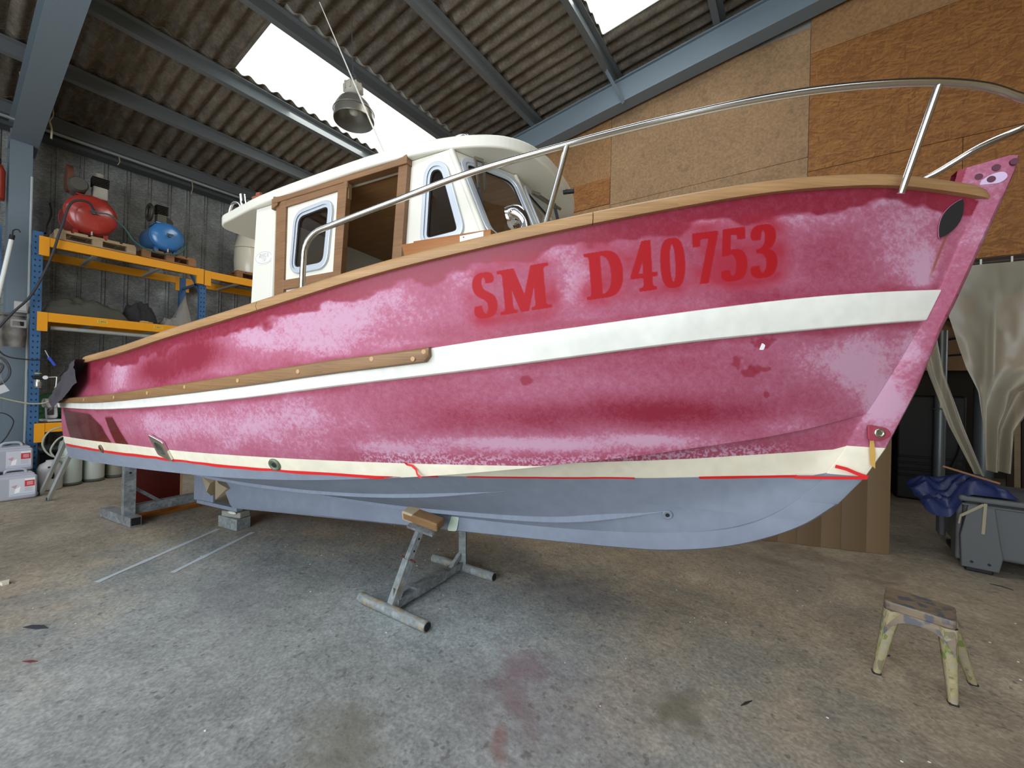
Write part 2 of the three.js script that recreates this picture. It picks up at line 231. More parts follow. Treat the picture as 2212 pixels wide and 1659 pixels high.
// ---------------------------------------------------------------- the boat: local x forward, y up from the floor, z to starboard
const boat = thing('motor_boat', 'small cabin motor boat with sanded red hull, white stripe and teak rails', 'boat', [-2.12, 0, -2.2], 10 * R);
const woodT = (k, a, b, s = 14) => tex(512, 512, (u, v) => { const w = fbm(u * 4, v * 4, 3, 4, k) * 2.2, g = fbm(u * 3, v * s * 4 + w, 4, 0, k + 5), f = fbm(u * 12, v * 150, 2, 0, k + 9), m = vn(u * 5, v * 5, 5, k + 3); return mix3(a, b, clamp(0.55 * g + 0.35 * f + 0.25 * m - 0.1)); }, true, 0.8, 0.25);
M.teak = std(0xffffff, 0.55, 0, { map: woodT(11, [106, 78, 48], [164, 126, 84]) });
M.teakRail = std(0xffffff, 0.55, 0, { map: woodT(15, [138, 104, 66], [192, 154, 108]) });
M.teakDoor = std(0xffffff, 0.5, 0, { map: woodT(23, [104, 73, 44], [152, 112, 74]) });
M.varnish = std(0xffffff, 0.28, 0, { map: woodT(31, [122, 72, 26], [168, 108, 48], 5) });
M.headliner = std(0xffffff, 0.6, 0, { map: woodT(37, [140, 100, 60], [184, 140, 92], 4) });
M.inox = std(0xd8d6d2, 0.16, 1.0); M.chrome = std(0xe8e8ea, 0.06, 1.0);
M.gel = phys(0xdcd9cc, 0.35, { clearcoat: 0.25, clearcoatRoughness: 0.2 });
M.white = phys(0xdcdacd, 0.4, { clearcoat: 0.2, clearcoatRoughness: 0.25 });
M.alu = std(0xc3cad2, 0.38, 0.35); M.rubber = std(0x1b1c1e, 0.7);
M.glass = phys(0xffffff, 0.02, { transmission: 1, thickness: 0, ior: 1.5 }); M.glassTint = phys(0x9a9a94, 0.02, { transmission: 1, thickness: 0, ior: 1.5 });
const rowsDef = {
  sheer: [[-2.72, 1.587, 1.028], [-2.043, 1.647, 1.084], [-1.349, 1.741, 1.114], [-0.787, 1.817, 1.120], [-0.290, 1.895, 1.106], [0.091, 1.969, 1.073], [0.392, 2.027, 1.031], [0.800, 2.101, 0.948], [1.184, 2.176, 0.839], [1.615, 2.264, 0.678], [1.943, 2.332, 0.526], [2.234, 2.375, 0.369], [2.384, 2.392, 0.280], [2.575, 2.394, 0.160], [2.72, 2.384, 0.075], [2.803, 2.365, 0.045]],
  top: [[-3.5, 1.276, 0.94], [-2.276, 1.345, 1.082], [-1.305, 1.437, 1.128], [-0.537, 1.522, 1.117], [0.009, 1.594, 1.062], [0.487, 1.653, 0.975], [0.791, 1.703, 0.898], [1.171, 1.761, 0.779], [1.668, 1.846, 0.582], [2.082, 1.914, 0.380], [2.388, 1.955, 0.208], [2.669, 1.981, 0.048]],
  bot: [[-3.5, 1.19, 0.928], [-2.295, 1.238, 1.073], [-1.318, 1.312, 1.119], [-0.557, 1.390, 1.100], [-0.014, 1.462, 1.037], [0.598, 1.543, 0.910], [1.000, 1.603, 0.793], [1.482, 1.682, 0.616], [1.670, 1.712, 0.536], [2.032, 1.763, 0.364], [2.404, 1.814, 0.164], [2.617, 1.839, 0.05]],
  chine: [[-3.577, 0.724, 0.844], [-2.735, 0.777, 0.943], [-1.941, 0.824, 0.992], [-1.379, 0.856, 1.000], [-1.040, 0.873, 0.987], [-0.542, 0.906, 0.939], [-0.217, 0.935, 0.892], [-0.004, 0.958, 0.853], [0.336, 0.999, 0.781], [0.563, 1.031, 0.725], [0.955, 1.090, 0.614], [1.092, 1.114, 0.571], [1.474, 1.178, 0.441], [1.680, 1.220, 0.363], [1.922, 1.267, 0.267], [2.164, 1.326, 0.164], [2.42, 1.406, 0.052]],
  s1: [[-3.577, 0.70, 0.52], [-2.6, 0.715, 0.61], [-1.47, 0.73, 0.65], [-0.97, 0.742, 0.64], [-0.55, 0.758, 0.61], [-0.19, 0.780, 0.57], [0.13, 0.812, 0.53], [0.42, 0.850, 0.485], [0.66, 0.888, 0.44], [1.2, 0.985, 0.33], [1.7, 1.085, 0.225], [2.05, 1.19, 0.14], [2.417, 1.395, 0.052]],
  s2: [[-3.577, 0.67, 0.2], [-2.5, 0.60, 0.2], [-1.58, 0.565, 0.2], [-1.03, 0.575, 0.2], [-0.31, 0.592, 0.18], [0.04, 0.61, 0.17], [0.77, 0.66, 0.135], [1.0, 0.69, 0.125], [1.44, 0.79, 0.10], [1.62, 0.845, 0.092], [1.9, 0.945, 0.08], [2.15, 1.08, 0.066], [2.417, 1.392, 0.052]],
  gar: [[-3.577, 0.65, 0.055], [-2.7, 0.57, 0.055], [-1.8, 0.525, 0.055], [-0.8, 0.52, 0.055], [0.0, 0.54, 0.055], [0.74, 0.585, 0.055], [1.31, 0.645, 0.055], [1.7, 0.715, 0.055], [1.95, 0.80, 0.055], [2.12, 0.92, 0.055], [2.25, 1.06, 0.053], [2.33, 1.2, 0.052], [2.415, 1.39, 0.052]],
};
const NS = 120, rows = {};
for (const k in rowsDef) {
  let p = new THREE.CatmullRomCurve3(rowsDef[k].map(q => V(...q)), false, 'centripetal').getSpacedPoints(NS).map(q => q.toArray());
  for (let it = 0; it < 6; it++) p = p.map((q, i) => i < 2 || i > NS - 2 ? q : [0, 1, 2].map(c => (p[i - 1][c] + 2 * q[c] + p[i + 1][c]) / 4));
  rows[k] = p;
}
const interp = (t) => (x) => { if (x <= t[0][0]) return t[0][1]; for (let i = 1; i < t.length; i++) if (x <= t[i][0]) return lerp(t[i - 1][1], t[i][1], (x - t[i - 1][0]) / (t[i][0] - t[i - 1][0])); return t[t.length - 1][1]; };
const bootY = interp([[-3.63, 0.924], [-1.99, 1.003], [-1.38, 1.018], [-0.49, 1.049], [0.19, 1.070], [0.965, 1.097], [1.46, 1.132], [1.68, 1.151], [2.1, 1.199], [2.51, 1.25]]);
const wlY = interp([[-3.67, 0.857], [-1.74, 0.945], [-0.79, 0.968], [0, 0.985], [0.86, 1.003], [1.46, 1.025], [2, 1.07], [2.43, 1.105]]);
const sub = (a, b) => [a[0] - b[0], a[1] - b[1], a[2] - b[2]], l3 = (a, b, t) => [lerp(a[0], b[0], t), lerp(a[1], b[1], t), lerp(a[2], b[2], t)];
// section of the lower hull at station i: list of points from the stripe's foot over the chine to the keel
const NA = 10, NB = 18, sections = [];
for (let i = 0; i <= NS; i++) {
  const s = [], b = rows.bot[i], c = rows.chine[i];
  for (let k = 0; k <= NA; k++) { const t = k / NA, q = l3(b, c, t); q[2] += 0.018 * Math.sin(Math.PI * t) * Math.min(1, q[2] / 0.4) + 0.022 * smooth(0.72, 1, t) * smooth(-0.2, 0.7, q[0]) * clamp((c[2] - 0.05) / 0.12); s.push(q); }
  const w = Math.min(1, c[2] / 0.2), ci = [c[0], c[1] + 0.010 * w, c[2] - 0.036 * w]; s.push(ci);
  const cr = new THREE.CatmullRomCurve3([ci, rows.s1[i], rows.s2[i], rows.gar[i]].map(q => V(...q)), false, 'centripetal');
  for (let k = 1; k <= NB; k++) s.push(cr.getPoint(k / NB).toArray());
  sections.push(s);
}
const at = (s, k) => { const i = Math.min(Math.floor(k), s.length - 2); return l3(s[i], s[i + 1], k - i); };
function cross(s, f) { for (let k = 0; k + 1 < s.length; k++) { const a = s[k][1] - f(s[k][0]), b = s[k + 1][1] - f(s[k + 1][0]); if (a >= 0 && b < 0) return k + a / (a - b); } return s.length - 1; }
const kBoot = sections.map(s => cross(s, bootY)), kWl = sections.map(s => cross(s, wlY));
function stations(ka, kb, counts) { return sections.map((s, i) => { const a = ka(i), b = kb(i), bp = [a, clamp(NA, a, b), clamp(NA + 1, a, b), b], o = []; for (let g = 0; g < 3; g++) for (let j = g ? 1 : 0; j <= counts[g]; j++) o.push(at(s, lerp(bp[g], bp[g + 1], j / counts[g]))); return o; }); }
const hullUV = (x, y) => [(x + 3.75) / 6.75, (y - 0.85) / 1.75];
function loft(st, crease = 22, both = true, off = 0) {   // strips between stations, starboard and port
  const pos = [];
  const tri = (a, b, c) => { const A = V(...a), n = V(...b).sub(A).cross(V(...c).sub(A)); if (n.lengthSq() > 1e-13) pos.push(...a, ...b, ...c); };
  for (let i = 0; i + 1 < st.length; i++) for (let j = 0; j + 1 < st[i].length; j++) { const a = st[i][j], b = st[i + 1][j], c = st[i][j + 1], d = st[i + 1][j + 1]; tri(a, c, b); tri(b, c, d); }
  const n = pos.length; if (both) for (let i = 0; i < n; i += 9) { const m = (k) => [pos[i + k], pos[i + k + 1], -pos[i + k + 2]]; pos.push(...m(0), ...m(6), ...m(3)); }
  let g = new THREE.BufferGeometry(); g.setAttribute('position', new THREE.Float32BufferAttribute(pos, 3)); g = toCreasedNormals(g, crease * R);
  const p = g.attributes.position, uv = new Float32Array(p.count * 2); for (let i = 0; i < p.count; i++) { const q = hullUV(p.getX(i), p.getY(i)); uv[2 * i] = q[0]; uv[2 * i + 1] = q[1]; } g.setAttribute('uv', new THREE.BufferAttribute(uv, 2)); return g;
}
const SF = interp([[0.955, 2.334], [1.092, 2.431], [1.253, 2.513], [1.32, 2.537], [1.519, 2.612], [1.622, 2.642], [1.810, 2.697], [1.919, 2.737], [2.096, 2.795], [2.228, 2.838], [2.341, 2.875], [2.537, 2.935]]);
const HE = interp([[0.955, 2.155], [1.06, 2.25], [1.2, 2.33], [1.38, 2.41], [1.6, 2.52], [1.839, 2.617], [1.981, 2.669], [2.2, 2.745], [2.36, 2.80], [2.40, 2.735], [2.51, 2.76]]);
// painted hull: red gelcoat, matt pink where it was sanded, glossy where it was not, registration letters, sanding dust
const BL = [[-1.03,1.64,0.34,0.11,-0.90],[-1.47,1.53,0.36,0.10,-0.80],[-2.54,1.48,0.26,0.18,-0.50],[-0.56,1.71,0.23,0.08,0.50],[-0.79,1.54,0.21,0.11,0.30],[-0.22,1.79,0.22,0.10,0.45],[0.13,1.80,0.19,0.10,0.40],[0.28,1.91,0.20,0.07,0.30],[-0.03,1.68,0.35,0.06,0.20],[0.48,1.80,0.21,0.09,0.20],[-2.05,1.53,0.20,0.20,0.50],[1.02,2.11,0.12,0.07,0.45],[0.70,1.99,0.09,0.09,0.35],[1.36,1.80,0.13,0.06,0.10],[1.20,1.98,0.08,0.12,0.40],[0.97,1.79,0.16,0.05,-0.25],[0.62,1.73,0.20,0.04,-0.30],[1.62,2.23,0.22,0.04,0.35],[2.12,2.27,0.23,0.08,0.35],[2.39,2.35,0.12,0.06,0.35],[2.18,2.09,0.17,0.10,-0.15],[2.51,2.11,0.12,0.17,0.35],[1.92,1.91,0.20,0.05,-0.35],[2.60,2.04,0.06,0.13,0.50],[2.57,2.31,0.10,0.08,0.20],[1.66,2.07,0.18,0.10,-0.15],[1.48,1.39,0.30,0.08,-0.75],[0.97,1.35,0.32,0.08,-0.50],[0.53,1.33,0.28,0.09,-0.25],[1.87,1.40,0.22,0.08,-0.35],[2.17,1.47,0.16,0.09,-0.10],[-0.12,1.30,0.45,0.12,0.30],[-0.80,1.22,0.50,0.11,0.30],[-1.53,1.17,0.42,0.09,0.30],[0.87,1.21,0.44,0.04,0.55],[0.29,1.15,0.30,0.05,0.50],[1.48,1.25,0.26,0.04,0.50],[0.64,1.50,0.34,0.07,-0.10],[1.27,1.58,0.30,0.05,-0.10],[1.67,1.63,0.26,0.06,-0.15],[2.36,1.61,0.12,0.15,0.45],[2.47,1.46,0.08,0.13,0.50],[2.22,1.61,0.14,0.09,0.10],[2.07,1.34,0.18,0.05,0.25],[2.57,1.74,0.05,0.11,0.30]];
const sheerY = interp(rows.sheer.map(q => [q[0], q[1]])), stripeTopY = interp(rows.top.map(q => [q[0], q[1]])), stripeBotY = interp(rows.bot.map(q => [q[0], q[1]])), chineY = interp(rows.chine.map(q => [q[0], q[1]]));
const HW = 2048, HH = 640, hullCanvas = (draw) => { const c = document.createElement('canvas'); c.width = HW; c.height = HH; const g = c.getContext('2d'); g.fillStyle = '#000'; g.fillRect(0, 0, HW, HH); draw(g); return g.getImageData(0, 0, HW, HH).data; };
const toPx = (s, y) => { const q = hullUV(s, y); return [q[0] * HW, (1 - q[1]) * HH]; };
const GLY = [['S', 0.757, 1.797, 0.105, 0.195], ['M', 0.872, 1.815, 0.218, 0.190], ['D', 1.238, 1.884, 0.150, 0.192], ['4', 1.416, 1.918, 0.106, 0.205], ['0', 1.536, 1.938, 0.096, 0.200], ['7', 1.664, 1.958, 0.100, 0.208], ['5', 1.772, 1.974, 0.104, 0.212], ['3', 1.888, 1.992, 0.106, 0.214]];
const drawText = (g) => { g.fillStyle = '#fff'; for (const [ch, s, y, w, h] of GLY) { g.font = '200px serif'; const m = g.measureText(ch), [x0, y0] = toPx(s, y), kx = HW / 6.75, ky = HH / 1.75, gw = m.actualBoundingBoxRight + m.actualBoundingBoxLeft + (ch === 'M' ? 18 : 24), gh = m.actualBoundingBoxAscent; g.setTransform(w * kx / gw, -0.165 * w * ky / gw, -0.012 * kx / gh * -1, h * ky / gh, x0, y0); for (let k = 0; k <= 6; k++) g.fillText(ch, m.actualBoundingBoxLeft + k * (ch === 'M' ? 3 : 4), 0); g.setTransform(1, 0, 0, 1, 0, 0); } };
const letters = hullCanvas(drawText), halo = hullCanvas((g) => { g.filter = 'blur(13px)'; drawText(g); g.filter = 'none'; });
const gloss = hullCanvas((g) => { g.fillStyle = '#fff'; g.filter = 'blur(2px)'; for (const P of [[[-3.42, 1.17], [-2.65, 1.185], [-2.41, 1.11], [-2.28, 0.985], [-2.68, 0.96], [-3.3, 0.93]], [[-2.31, 1.18], [-2.17, 1.19], [-2.08, 1.1], [-1.98, 0.99], [-2.2, 0.98]]]) { g.beginPath(); P.forEach((q, i) => g[i ? 'lineTo' : 'moveTo'](...toPx(...q))); g.fill(); } });
const scratch = hullCanvas((g) => { g.strokeStyle = '#fff'; for (let i = 0; i < 260; i++) { const [x, y] = toPx(rr(-3.2, 2.6), rr(1.05, 2.35)); g.lineWidth = rr(0.4, 1.0); g.globalAlpha = rr(0.1, 0.5); const a = rr(0, 6.28), l = rr(4, 26); g.beginPath(); g.moveTo(x, y); g.quadraticCurveTo(x + Math.cos(a) * l * 0.5 + rr(-3, 3), y + Math.sin(a) * l * 0.5 + rr(-3, 3), x + Math.cos(a) * l, y + Math.sin(a) * l); g.stroke(); } });
const SPOT = [[1.945, 1.60, 0.05, 0.02], [1.847, 1.627, 0.02, 0.03], [1.978, 1.479, 0.012, 0.03], [1.945, 1.718, 0.05, 0.03], [1.90, 1.585, 0.03, 0.03], [2.655, 2.35, 0.03, 0.05], [0.96, 1.52, 0.03, 0.02], [2.74, 1.95, 0.012, 0.01], [2.70, 1.86, 0.01, 0.008]];
const hullRough = new Uint8Array(HW * HH * 4);
function hullPixel(u, v) {
  const s = u * 6.75 - 3.75, y = v * 1.75 + 0.85, o = ((HH - 1 - Math.floor(v * HH)) * HW + Math.floor(u * HW)) * 4;
  const n1 = fbm(s * 5, y * 9, 4, 0, 3), n2 = fbm(s * 60, y * 60, 2, 0, 7), n3 = fbm(s * 2.2, y * 3, 3, 0, 19), edge = fbm(s * 7, y * 12, 3, 0, 27), sp = fbm(s * 150, y * 150, 2, 0, 51);
  const stem = s > HE(y) - 0.01; let d = 0.68 + (n1 - 0.5) * 0.34 + (n3 - 0.5) * 0.35; if (stem) d = 0.8 + (n1 - 0.5) * 0.5;
  for (const b of BL) { const q = ((s - b[0]) / b[2]) ** 2 + ((y - b[1]) / b[3]) ** 2; if (q < 6) d += b[4] * Math.exp(-q * 1.1); }
  const up = y > stripeTopY(s);
  if (stem) d += 0; else if (up) { const e = sheerY(s) - y; d = lerp(d, 0.06, smooth(0.085, 0.06, e + (edge - 0.5) * 0.13)); const f = y - stripeTopY(s); d = lerp(d, 0.25, smooth(0.035, 0.0, f + (edge - 0.5) * 0.05) * 0.6); }
  else { const e = stripeBotY(s) - y; d = lerp(d, 0.2, smooth(0.035, 0.0, e + (edge - 0.5) * 0.05) * 0.6); }
  d = clamp(d + (n2 - 0.5) * 0.26 + (sp - 0.5) * 0.26, 0, 1.1);
  // dried spatter of sanding slurry just above and below the chine
  const ch = y - Math.max(bootY(s), -9); const spat = smooth(0.09, 0.02, ch) * smooth(-0.1, 0.2, s) * smooth(0.50, 0.56, sp + (n2 - 0.5) * 0.6); 
  let c = mix3([134, 38, 58], [178, 114, 139], clamp(d)); if (d > 0.85) c = mix3(c, [196, 168, 188], clamp((d - 0.85) * 2.4));
  c = mix3(c, spat > 0.5 ? [200, 186, 204] : [134, 42, 62], smooth(0.1, 0.03, ch) * smooth(-0.3, 0.1, s) * smooth(2.2, 1.9, s) * 0.5 * Math.abs(spat - 0.35) * 1.6);
  for (const b of SPOT) { const q = Math.hypot((s - b[0]) / b[2], (y - b[1]) / b[3]) + (n2 - 0.5) * 1.2; c = mix3(c, [140, 42, 60], smooth(1.1, 0.6, q) * 0.75); }
  c = mix3(c, [206, 176, 194], scratch[o] / 255 * 0.5);
  const h = halo[o] / 255; c = mix3(c, [156, 32, 50], clamp(h * 1.7) * smooth(0.32, 0.68, n1 * 0.6 + n3 * 0.4) * 0.85); let r = lerp(0.42, 0.8, clamp(d));
  const L = letters[o] / 255; if (L > 0) { c = mix3(c, [162, 8, 20], L * 0.95); r = lerp(r, 0.68, L); }
  const G = gloss[o] / 255; if (G > 0) { c = mix3(c, [88, 4, 12], G); r = lerp(r, 0.06, G); }
  // rust run below the hawse hole
  const rx = s - (2.675 - (2.2 - y) * 0.30), ry = smooth(2.0, 2.1, y) * smooth(2.26, 2.2, y); if (ry > 0 && s > 2.4) c = mix3(c, [136, 78, 62], smooth(0.008, 0.003, Math.abs(rx)) * ry * 0.8);
  hullRough[o] = hullRough[o + 1] = hullRough[o + 2] = r * 255; hullRough[o + 3] = 255;
  return c;
}
const hullTex = tex(HW, HH, hullPixel); hullTex.wrapS = hullTex.wrapT = THREE.ClampToEdgeWrapping;
{ const f = new Uint8Array(hullRough.length); for (let j = 0; j < HH; j++) f.set(hullRough.subarray((HH - 1 - j) * HW * 4, (HH - j) * HW * 4), j * HW * 4); hullRough.set(f); }
const roughTex = new THREE.DataTexture(hullRough, HW, HH); roughTex.magFilter = THREE.LinearFilter; roughTex.needsUpdate = true;
M.red = phys(0xffffff, 1, { specularIntensity: 0.7, map: hullTex, roughnessMap: roughTex });
const dirtT = (k, c, e) => tex(1024, 256, (u, v) => { const n = fbm(u * 40, v * 6, 4, 40, k), m = fbm(u * 160, v * 40, 2, 160, k + 5), s = smooth(0.6, 0.8, fbm(u * 24, v * 3, 3, 24, k + 8)); const q = 1 + 0.07 * (n - 0.5) + 0.06 * (m - 0.5); return mix3([c[0] * q, c[1] * q, c[2] * q], e, s * 0.25); });
M.boot = phys(0xffffff, 0.45, { map: dirtT(3, [232, 226, 204], [206, 192, 150]) }); M.band = phys(0xffffff, 0.38, { map: dirtT(9, [238, 240, 232], [222, 220, 206]) });
M.antifoul = std(0xffffff, 0.75, 0, { map: dirtT(13, [128, 137, 152], [116, 125, 140]), bumpMap: fine, bumpScale: 0.0004 });
// topsides
mesh('upper_topside', loft(rows.sheer.map((a, i) => { const b = rows.top[i], o = []; for (let k = 0; k <= 6; k++) { const t = k / 6, q = l3(a, b, t); q[2] -= 0.012 * Math.sin(Math.PI * t) * smooth(0.8, 2, q[0]) * Math.min(1, q[2] / 0.1); o.push(q); } return o; })), M.red, boat, true);
mesh('lower_topside', loft(stations(() => 0, i => Math.min(kBoot[i], kWl[i]), [8, 1, 4])), M.red, boat, true);
mesh('boot_stripe', loft(stations(i => Math.min(kBoot[i], kWl[i]), i => kWl[i], [4, 1, 4])), M.boot, boat, true);
mesh('bottom', loft(stations(i => kWl[i], () => NA + 1 + NB, [4, 1, 18])), M.antifoul, boat, true);
// white band, proud of the hull
const outN = (row, i) => { const a = row[Math.max(0, i - 1)], b = row[Math.min(NS, i + 1)], x = b[0] - a[0], z = b[2] - a[2], l = Math.hypot(x, z); return [-z / l, 0, x / l]; };
const offs = (q, n, d, y = 0) => [q[0] + n[0] * d, q[1] + y, q[2] + n[2] * d];
mesh('white_band', loft(rows.top.map((a, i) => { const b = rows.bot[i], n = outN(rows.top, i), d = 0.02 * Math.min(1, a[2] / 0.12 + 0.15); return [a, offs(a, n, d * 0.8, -0.004), offs(l3(a, b, 0.08), n, d), offs(l3(a, b, 0.5), n, d), offs(l3(a, b, 0.94), n, d), offs(b, n, d * 0.85, 0.004), offs(b, n, -0.004)]; }), 30), M.band, boat, true);
// teak rubbing strake on the after half, with plugs
const rubN = rows.top.findIndex(q => q[0] > 0.485);
const rubPath = (zs) => rows.top.slice(0, rubN + 1).map((a, i) => { const b = rows.bot[i], n = outN(rows.top, i), h = (a[1] - b[1]) * 0.50; return { p: [a[0] + n[0] * 0.012, a[1], (a[2] + n[2] * 0.012) * zs], o: [n[0], 0, n[2] * zs], u: [0, h, 0], k: 1, h }; });
for (const zs of [1, -1]) { const P = rubPath(zs), prof = [[0, 0.03], [0.024, 0.02], [0.036, -0.12], [0.036, -0.55], [0.028, -0.92], [0.004, -1.0], [0, -1.0]]; const e = P[P.length - 1]; P.push({ p: [e.p[0] + 0.022, e.p[1] + 0.004, e.p[2] - 0.006 * zs], o: e.o, u: [0, e.h * 0.62, 0], k: 1 }); mesh('rubbing_strake', [sweep(P, zs > 0 ? prof : prof.slice().reverse())], M.teak, boat); }
{ const P = rubPath(1); for (const [f, v] of [[0.995, -0.28], [0.988, -0.68], [0.935, -0.3], [0.83, -0.5], [0.72, -0.5], [0.61, -0.4], [0.50, -0.5], [0.38, -0.5], [0.24, -0.5]]) { const q = P[Math.round(f * (P.length - 1))], c = [q.p[0] + q.o[0] * 0.0355, q.p[1] + q.u[1] * v, q.p[2] + q.o[2] * 0.0355]; mesh('wood_plug', [rod(c, [c[0] + q.o[0] * 0.002, c[1], c[2] + q.o[2] * 0.002], 0.011, 12)], std(0xb8936a, 0.6), boat); } }
// teak cap rail in three lengths
const capProf = [[0.026, -0.012], [0.034, 0.008], [0.028, 0.03], [0.012, 0.042], [-0.016, 0.042], [-0.03, 0.03], [-0.03, -0.012]];
for (const zs of [1, -1]) { const P = rows.sheer.map((a, i) => { const n = outN(rows.sheer, i); return { p: [a[0], a[1] + 0.012, a[2] * zs], o: [n[0], 0, n[2] * zs], u: [0, 1, 0], k: 1 }; }); const cuts = [0, 47, 84, NS]; for (let k = 0; k < 3; k++) { const S = P.slice(cuts[k], cuts[k + 1] + 1).map(q => ({ ...q, p: [...q.p] })); if (k < 2) S[S.length - 1].p = l3(S[S.length - 2].p, S[S.length - 1].p, 0.93); if (k === 2) { const e = S[S.length - 1]; e.k = 0.75; S.push({ ...e, p: [e.p[0] + 0.02, e.p[1] - 0.006, e.p[2] - 0.012 * zs], k: 0.45 }); } mesh('cap_rail', [sweep(S, zs > 0 ? capProf : capProf.slice().reverse(), 50)], M.teakRail, boat); } }
// stem post and keel
const stemSt = (y0, y1, n) => { const o = []; for (let i = 0; i <= n; i++) { const y = lerp(y0, y1, i / n), h = HE(y), f = SF(y), t = lerp(0.055, 0.046, smooth(1, 2.3, y)), yy = (x) => y > 2.49 ? y + (x - h) * 0.16 : y; o.push([[h - 0.03, yy(h), t * 0.6], [h, yy(h), t], [h + 0.004, yy(h), t + 0.004 * smooth(1.5, 1.9, y)], [lerp(h, f, 0.75), yy(f), t * 0.9], [f - 0.012, yy(f), t * 0.7], [f - 0.002, yy(f), t * 0.35], [f, yy(f), 0]]); } return o; };
const stemLoft = (y0, y1, n) => loft(stemSt(y0, y1, n).map(s => s.slice().reverse()), 35);
mesh('stem_post', [stemLoft(bootY(2.48), 2.52, 40), loft(stemSt(2.52, 2.52, 1).slice(0, 1).concat([stemSt(2.52, 2.52, 1)[0].map(q => [q[0], q[1], 0])]).map(s => s.slice().reverse()), 30)], M.red, boat, true);
mesh('stem_boot_stripe', stemLoft(1.103, bootY(2.48), 6), M.boot, boat, true);
mesh('stem_foot', stemLoft(0.955, 1.103, 6), M.antifoul, boat, true);
{ const O = [[2.334, 0.955], [2.199, 0.83], [2.019, 0.723], [1.827, 0.642], [1.542, 0.569], [1.31, 0.538], [0.74, 0.486], [-0.26, 0.399], [-1.213, 0.314], [-1.811, 0.26], [-2.473, 0.195]], I = [[2.155, 0.955], [2.04, 0.855], [1.9, 0.775], [1.74, 0.725], [1.5, 0.675], [1.31, 0.645], [0.74, 0.585], [-0.26, 0.53], [-1.2, 0.52], [-1.8, 0.525], [-2.72, 0.60]];
  const cv = (l) => new THREE.CatmullRomCurve3(l.map(q => V(q[0], q[1], 0)), false, 'centripetal'), co = cv(O), ci = cv(I), st = [];
  for (let i = 0; i <= 60; i++) { const o = co.getPoint(i / 60), n = ci.getPoint(i / 60), m = (t, z) => [lerp(n.x, o.x, t), lerp(n.y, o.y, t), z]; st.push([m(-0.15, 0.035), m(0, 0.055), m(0.6, 0.052), m(0.88, 0.046), m(0.97, 0.03), m(1, 0)]); }
  const last = st[60]; mesh('keel', [loft(st, 35), loft([last, last.map(q => [q[0], q[1], 0])], 35)], M.antifoul, boat, true); }
// spray rails under the bottom
function railOn(k, from, to, w) { const P = []; for (let i = 0; i <= NS; i++) { const q = rows[k][i]; if (q[0] < from || q[0] > to) continue; P.push({ p: [q[0], q[1] - 0.004, q[2]], o: [0, 0, 1], u: [0, 1, 0], k: Math.max(0.05, smooth(from, from + 0.8, q[0]) * smooth(to, to - 0.55, q[0])) }); } return [sweep(P, [[-w, -0.006], [w * 0.75, -w * 0.16], [w * 0.75, -w * 0.05], [w * 0.45, w * 0.75], [-w * 0.3, w * 0.3]], 20), sweep(P.map(f => ({ ...f, p: [f.p[0], f.p[1], -f.p[2]], o: [0, 0, -1] })), [[-w, -0.006], [-w * 0.3, w * 0.3], [w * 0.45, w * 0.75], [w * 0.75, -w * 0.05], [w * 0.75, -w * 0.16]], 20)]; }
mesh('spray_rail', railOn('s1', -2.4, 0.70, 0.035), M.antifoul, boat); mesh('spray_rail', railOn('s2', -1.4, 1.62, 0.042), M.antifoul, boat);
// transom and deck
mesh('transom', [grid(1, 40, (u, v) => { const s0 = [rows.top[0], ...sections[0]], q = at(s0, v * (s0.length - 1)); return [q[0], q[1], q[2] * (1 - 2 * u)]; })], M.red, boat, true);
mesh('deck', [grid(8, NS, (u, v) => { const q = rows.top[Math.round(v * NS)]; return [q[0], q[1] - 0.006 + 0.03 * Math.sin(Math.PI * u), (q[2] - 0.004) * (1 - 2 * u)]; }), grid(8, 40, (u, v) => { const q = rows.sheer[Math.round(70 + v * 50)]; return [q[0], q[1] - 0.05, (q[2] - 0.02) * (1 - 2 * u)]; })], M.gel, boat);
mesh('bulwark_lining', [loft(rows.sheer.map((a, i) => { const b = rows.top[i], n = outN(rows.sheer, i); return [offs(a, n, -0.03), offs(b, n, -0.03)]; }))], M.gel, boat);
// red masking line along the waterline, torn in places
function tape(from, to, w, name = 'masking_line') { const a = [], b = []; for (let i = 0; i <= NS; i++) { const s = sections[i], q = at(s, kWl[i]); if (q[0] < from || q[0] > to) continue; const up = at(s, Math.max(0, kWl[i] - 0.06)), dn = at(s, kWl[i] + 0.3), n = V(dn[0] - up[0], dn[1] - up[1], dn[2] - up[2]).normalize(), t = outN(rows.chine, i), wob = (vn(q[0] * 9, 3) - 0.5) * 0.004, ww = w * (0.75 + 0.6 * vn(q[0] * 6, 9)); a.push([q[0] + t[0] * 0.004, q[1] + wob + 0.002, q[2] + t[2] * 0.004]); b.push([q[0] + n.x * ww + t[0] * 0.004, q[1] + wob + n.y * ww, q[2] + n.z * ww + t[2] * 0.004]); } return mesh(name, loft(a.map((p, i) => [p, b[i]]), 60, false), std(0xd81e22, 0.5), boat, true); }
tape(-3.55, 0.42, 0.016); tape(0.55, 1.44, 0.014); tape(1.66, 2.16, 0.016);
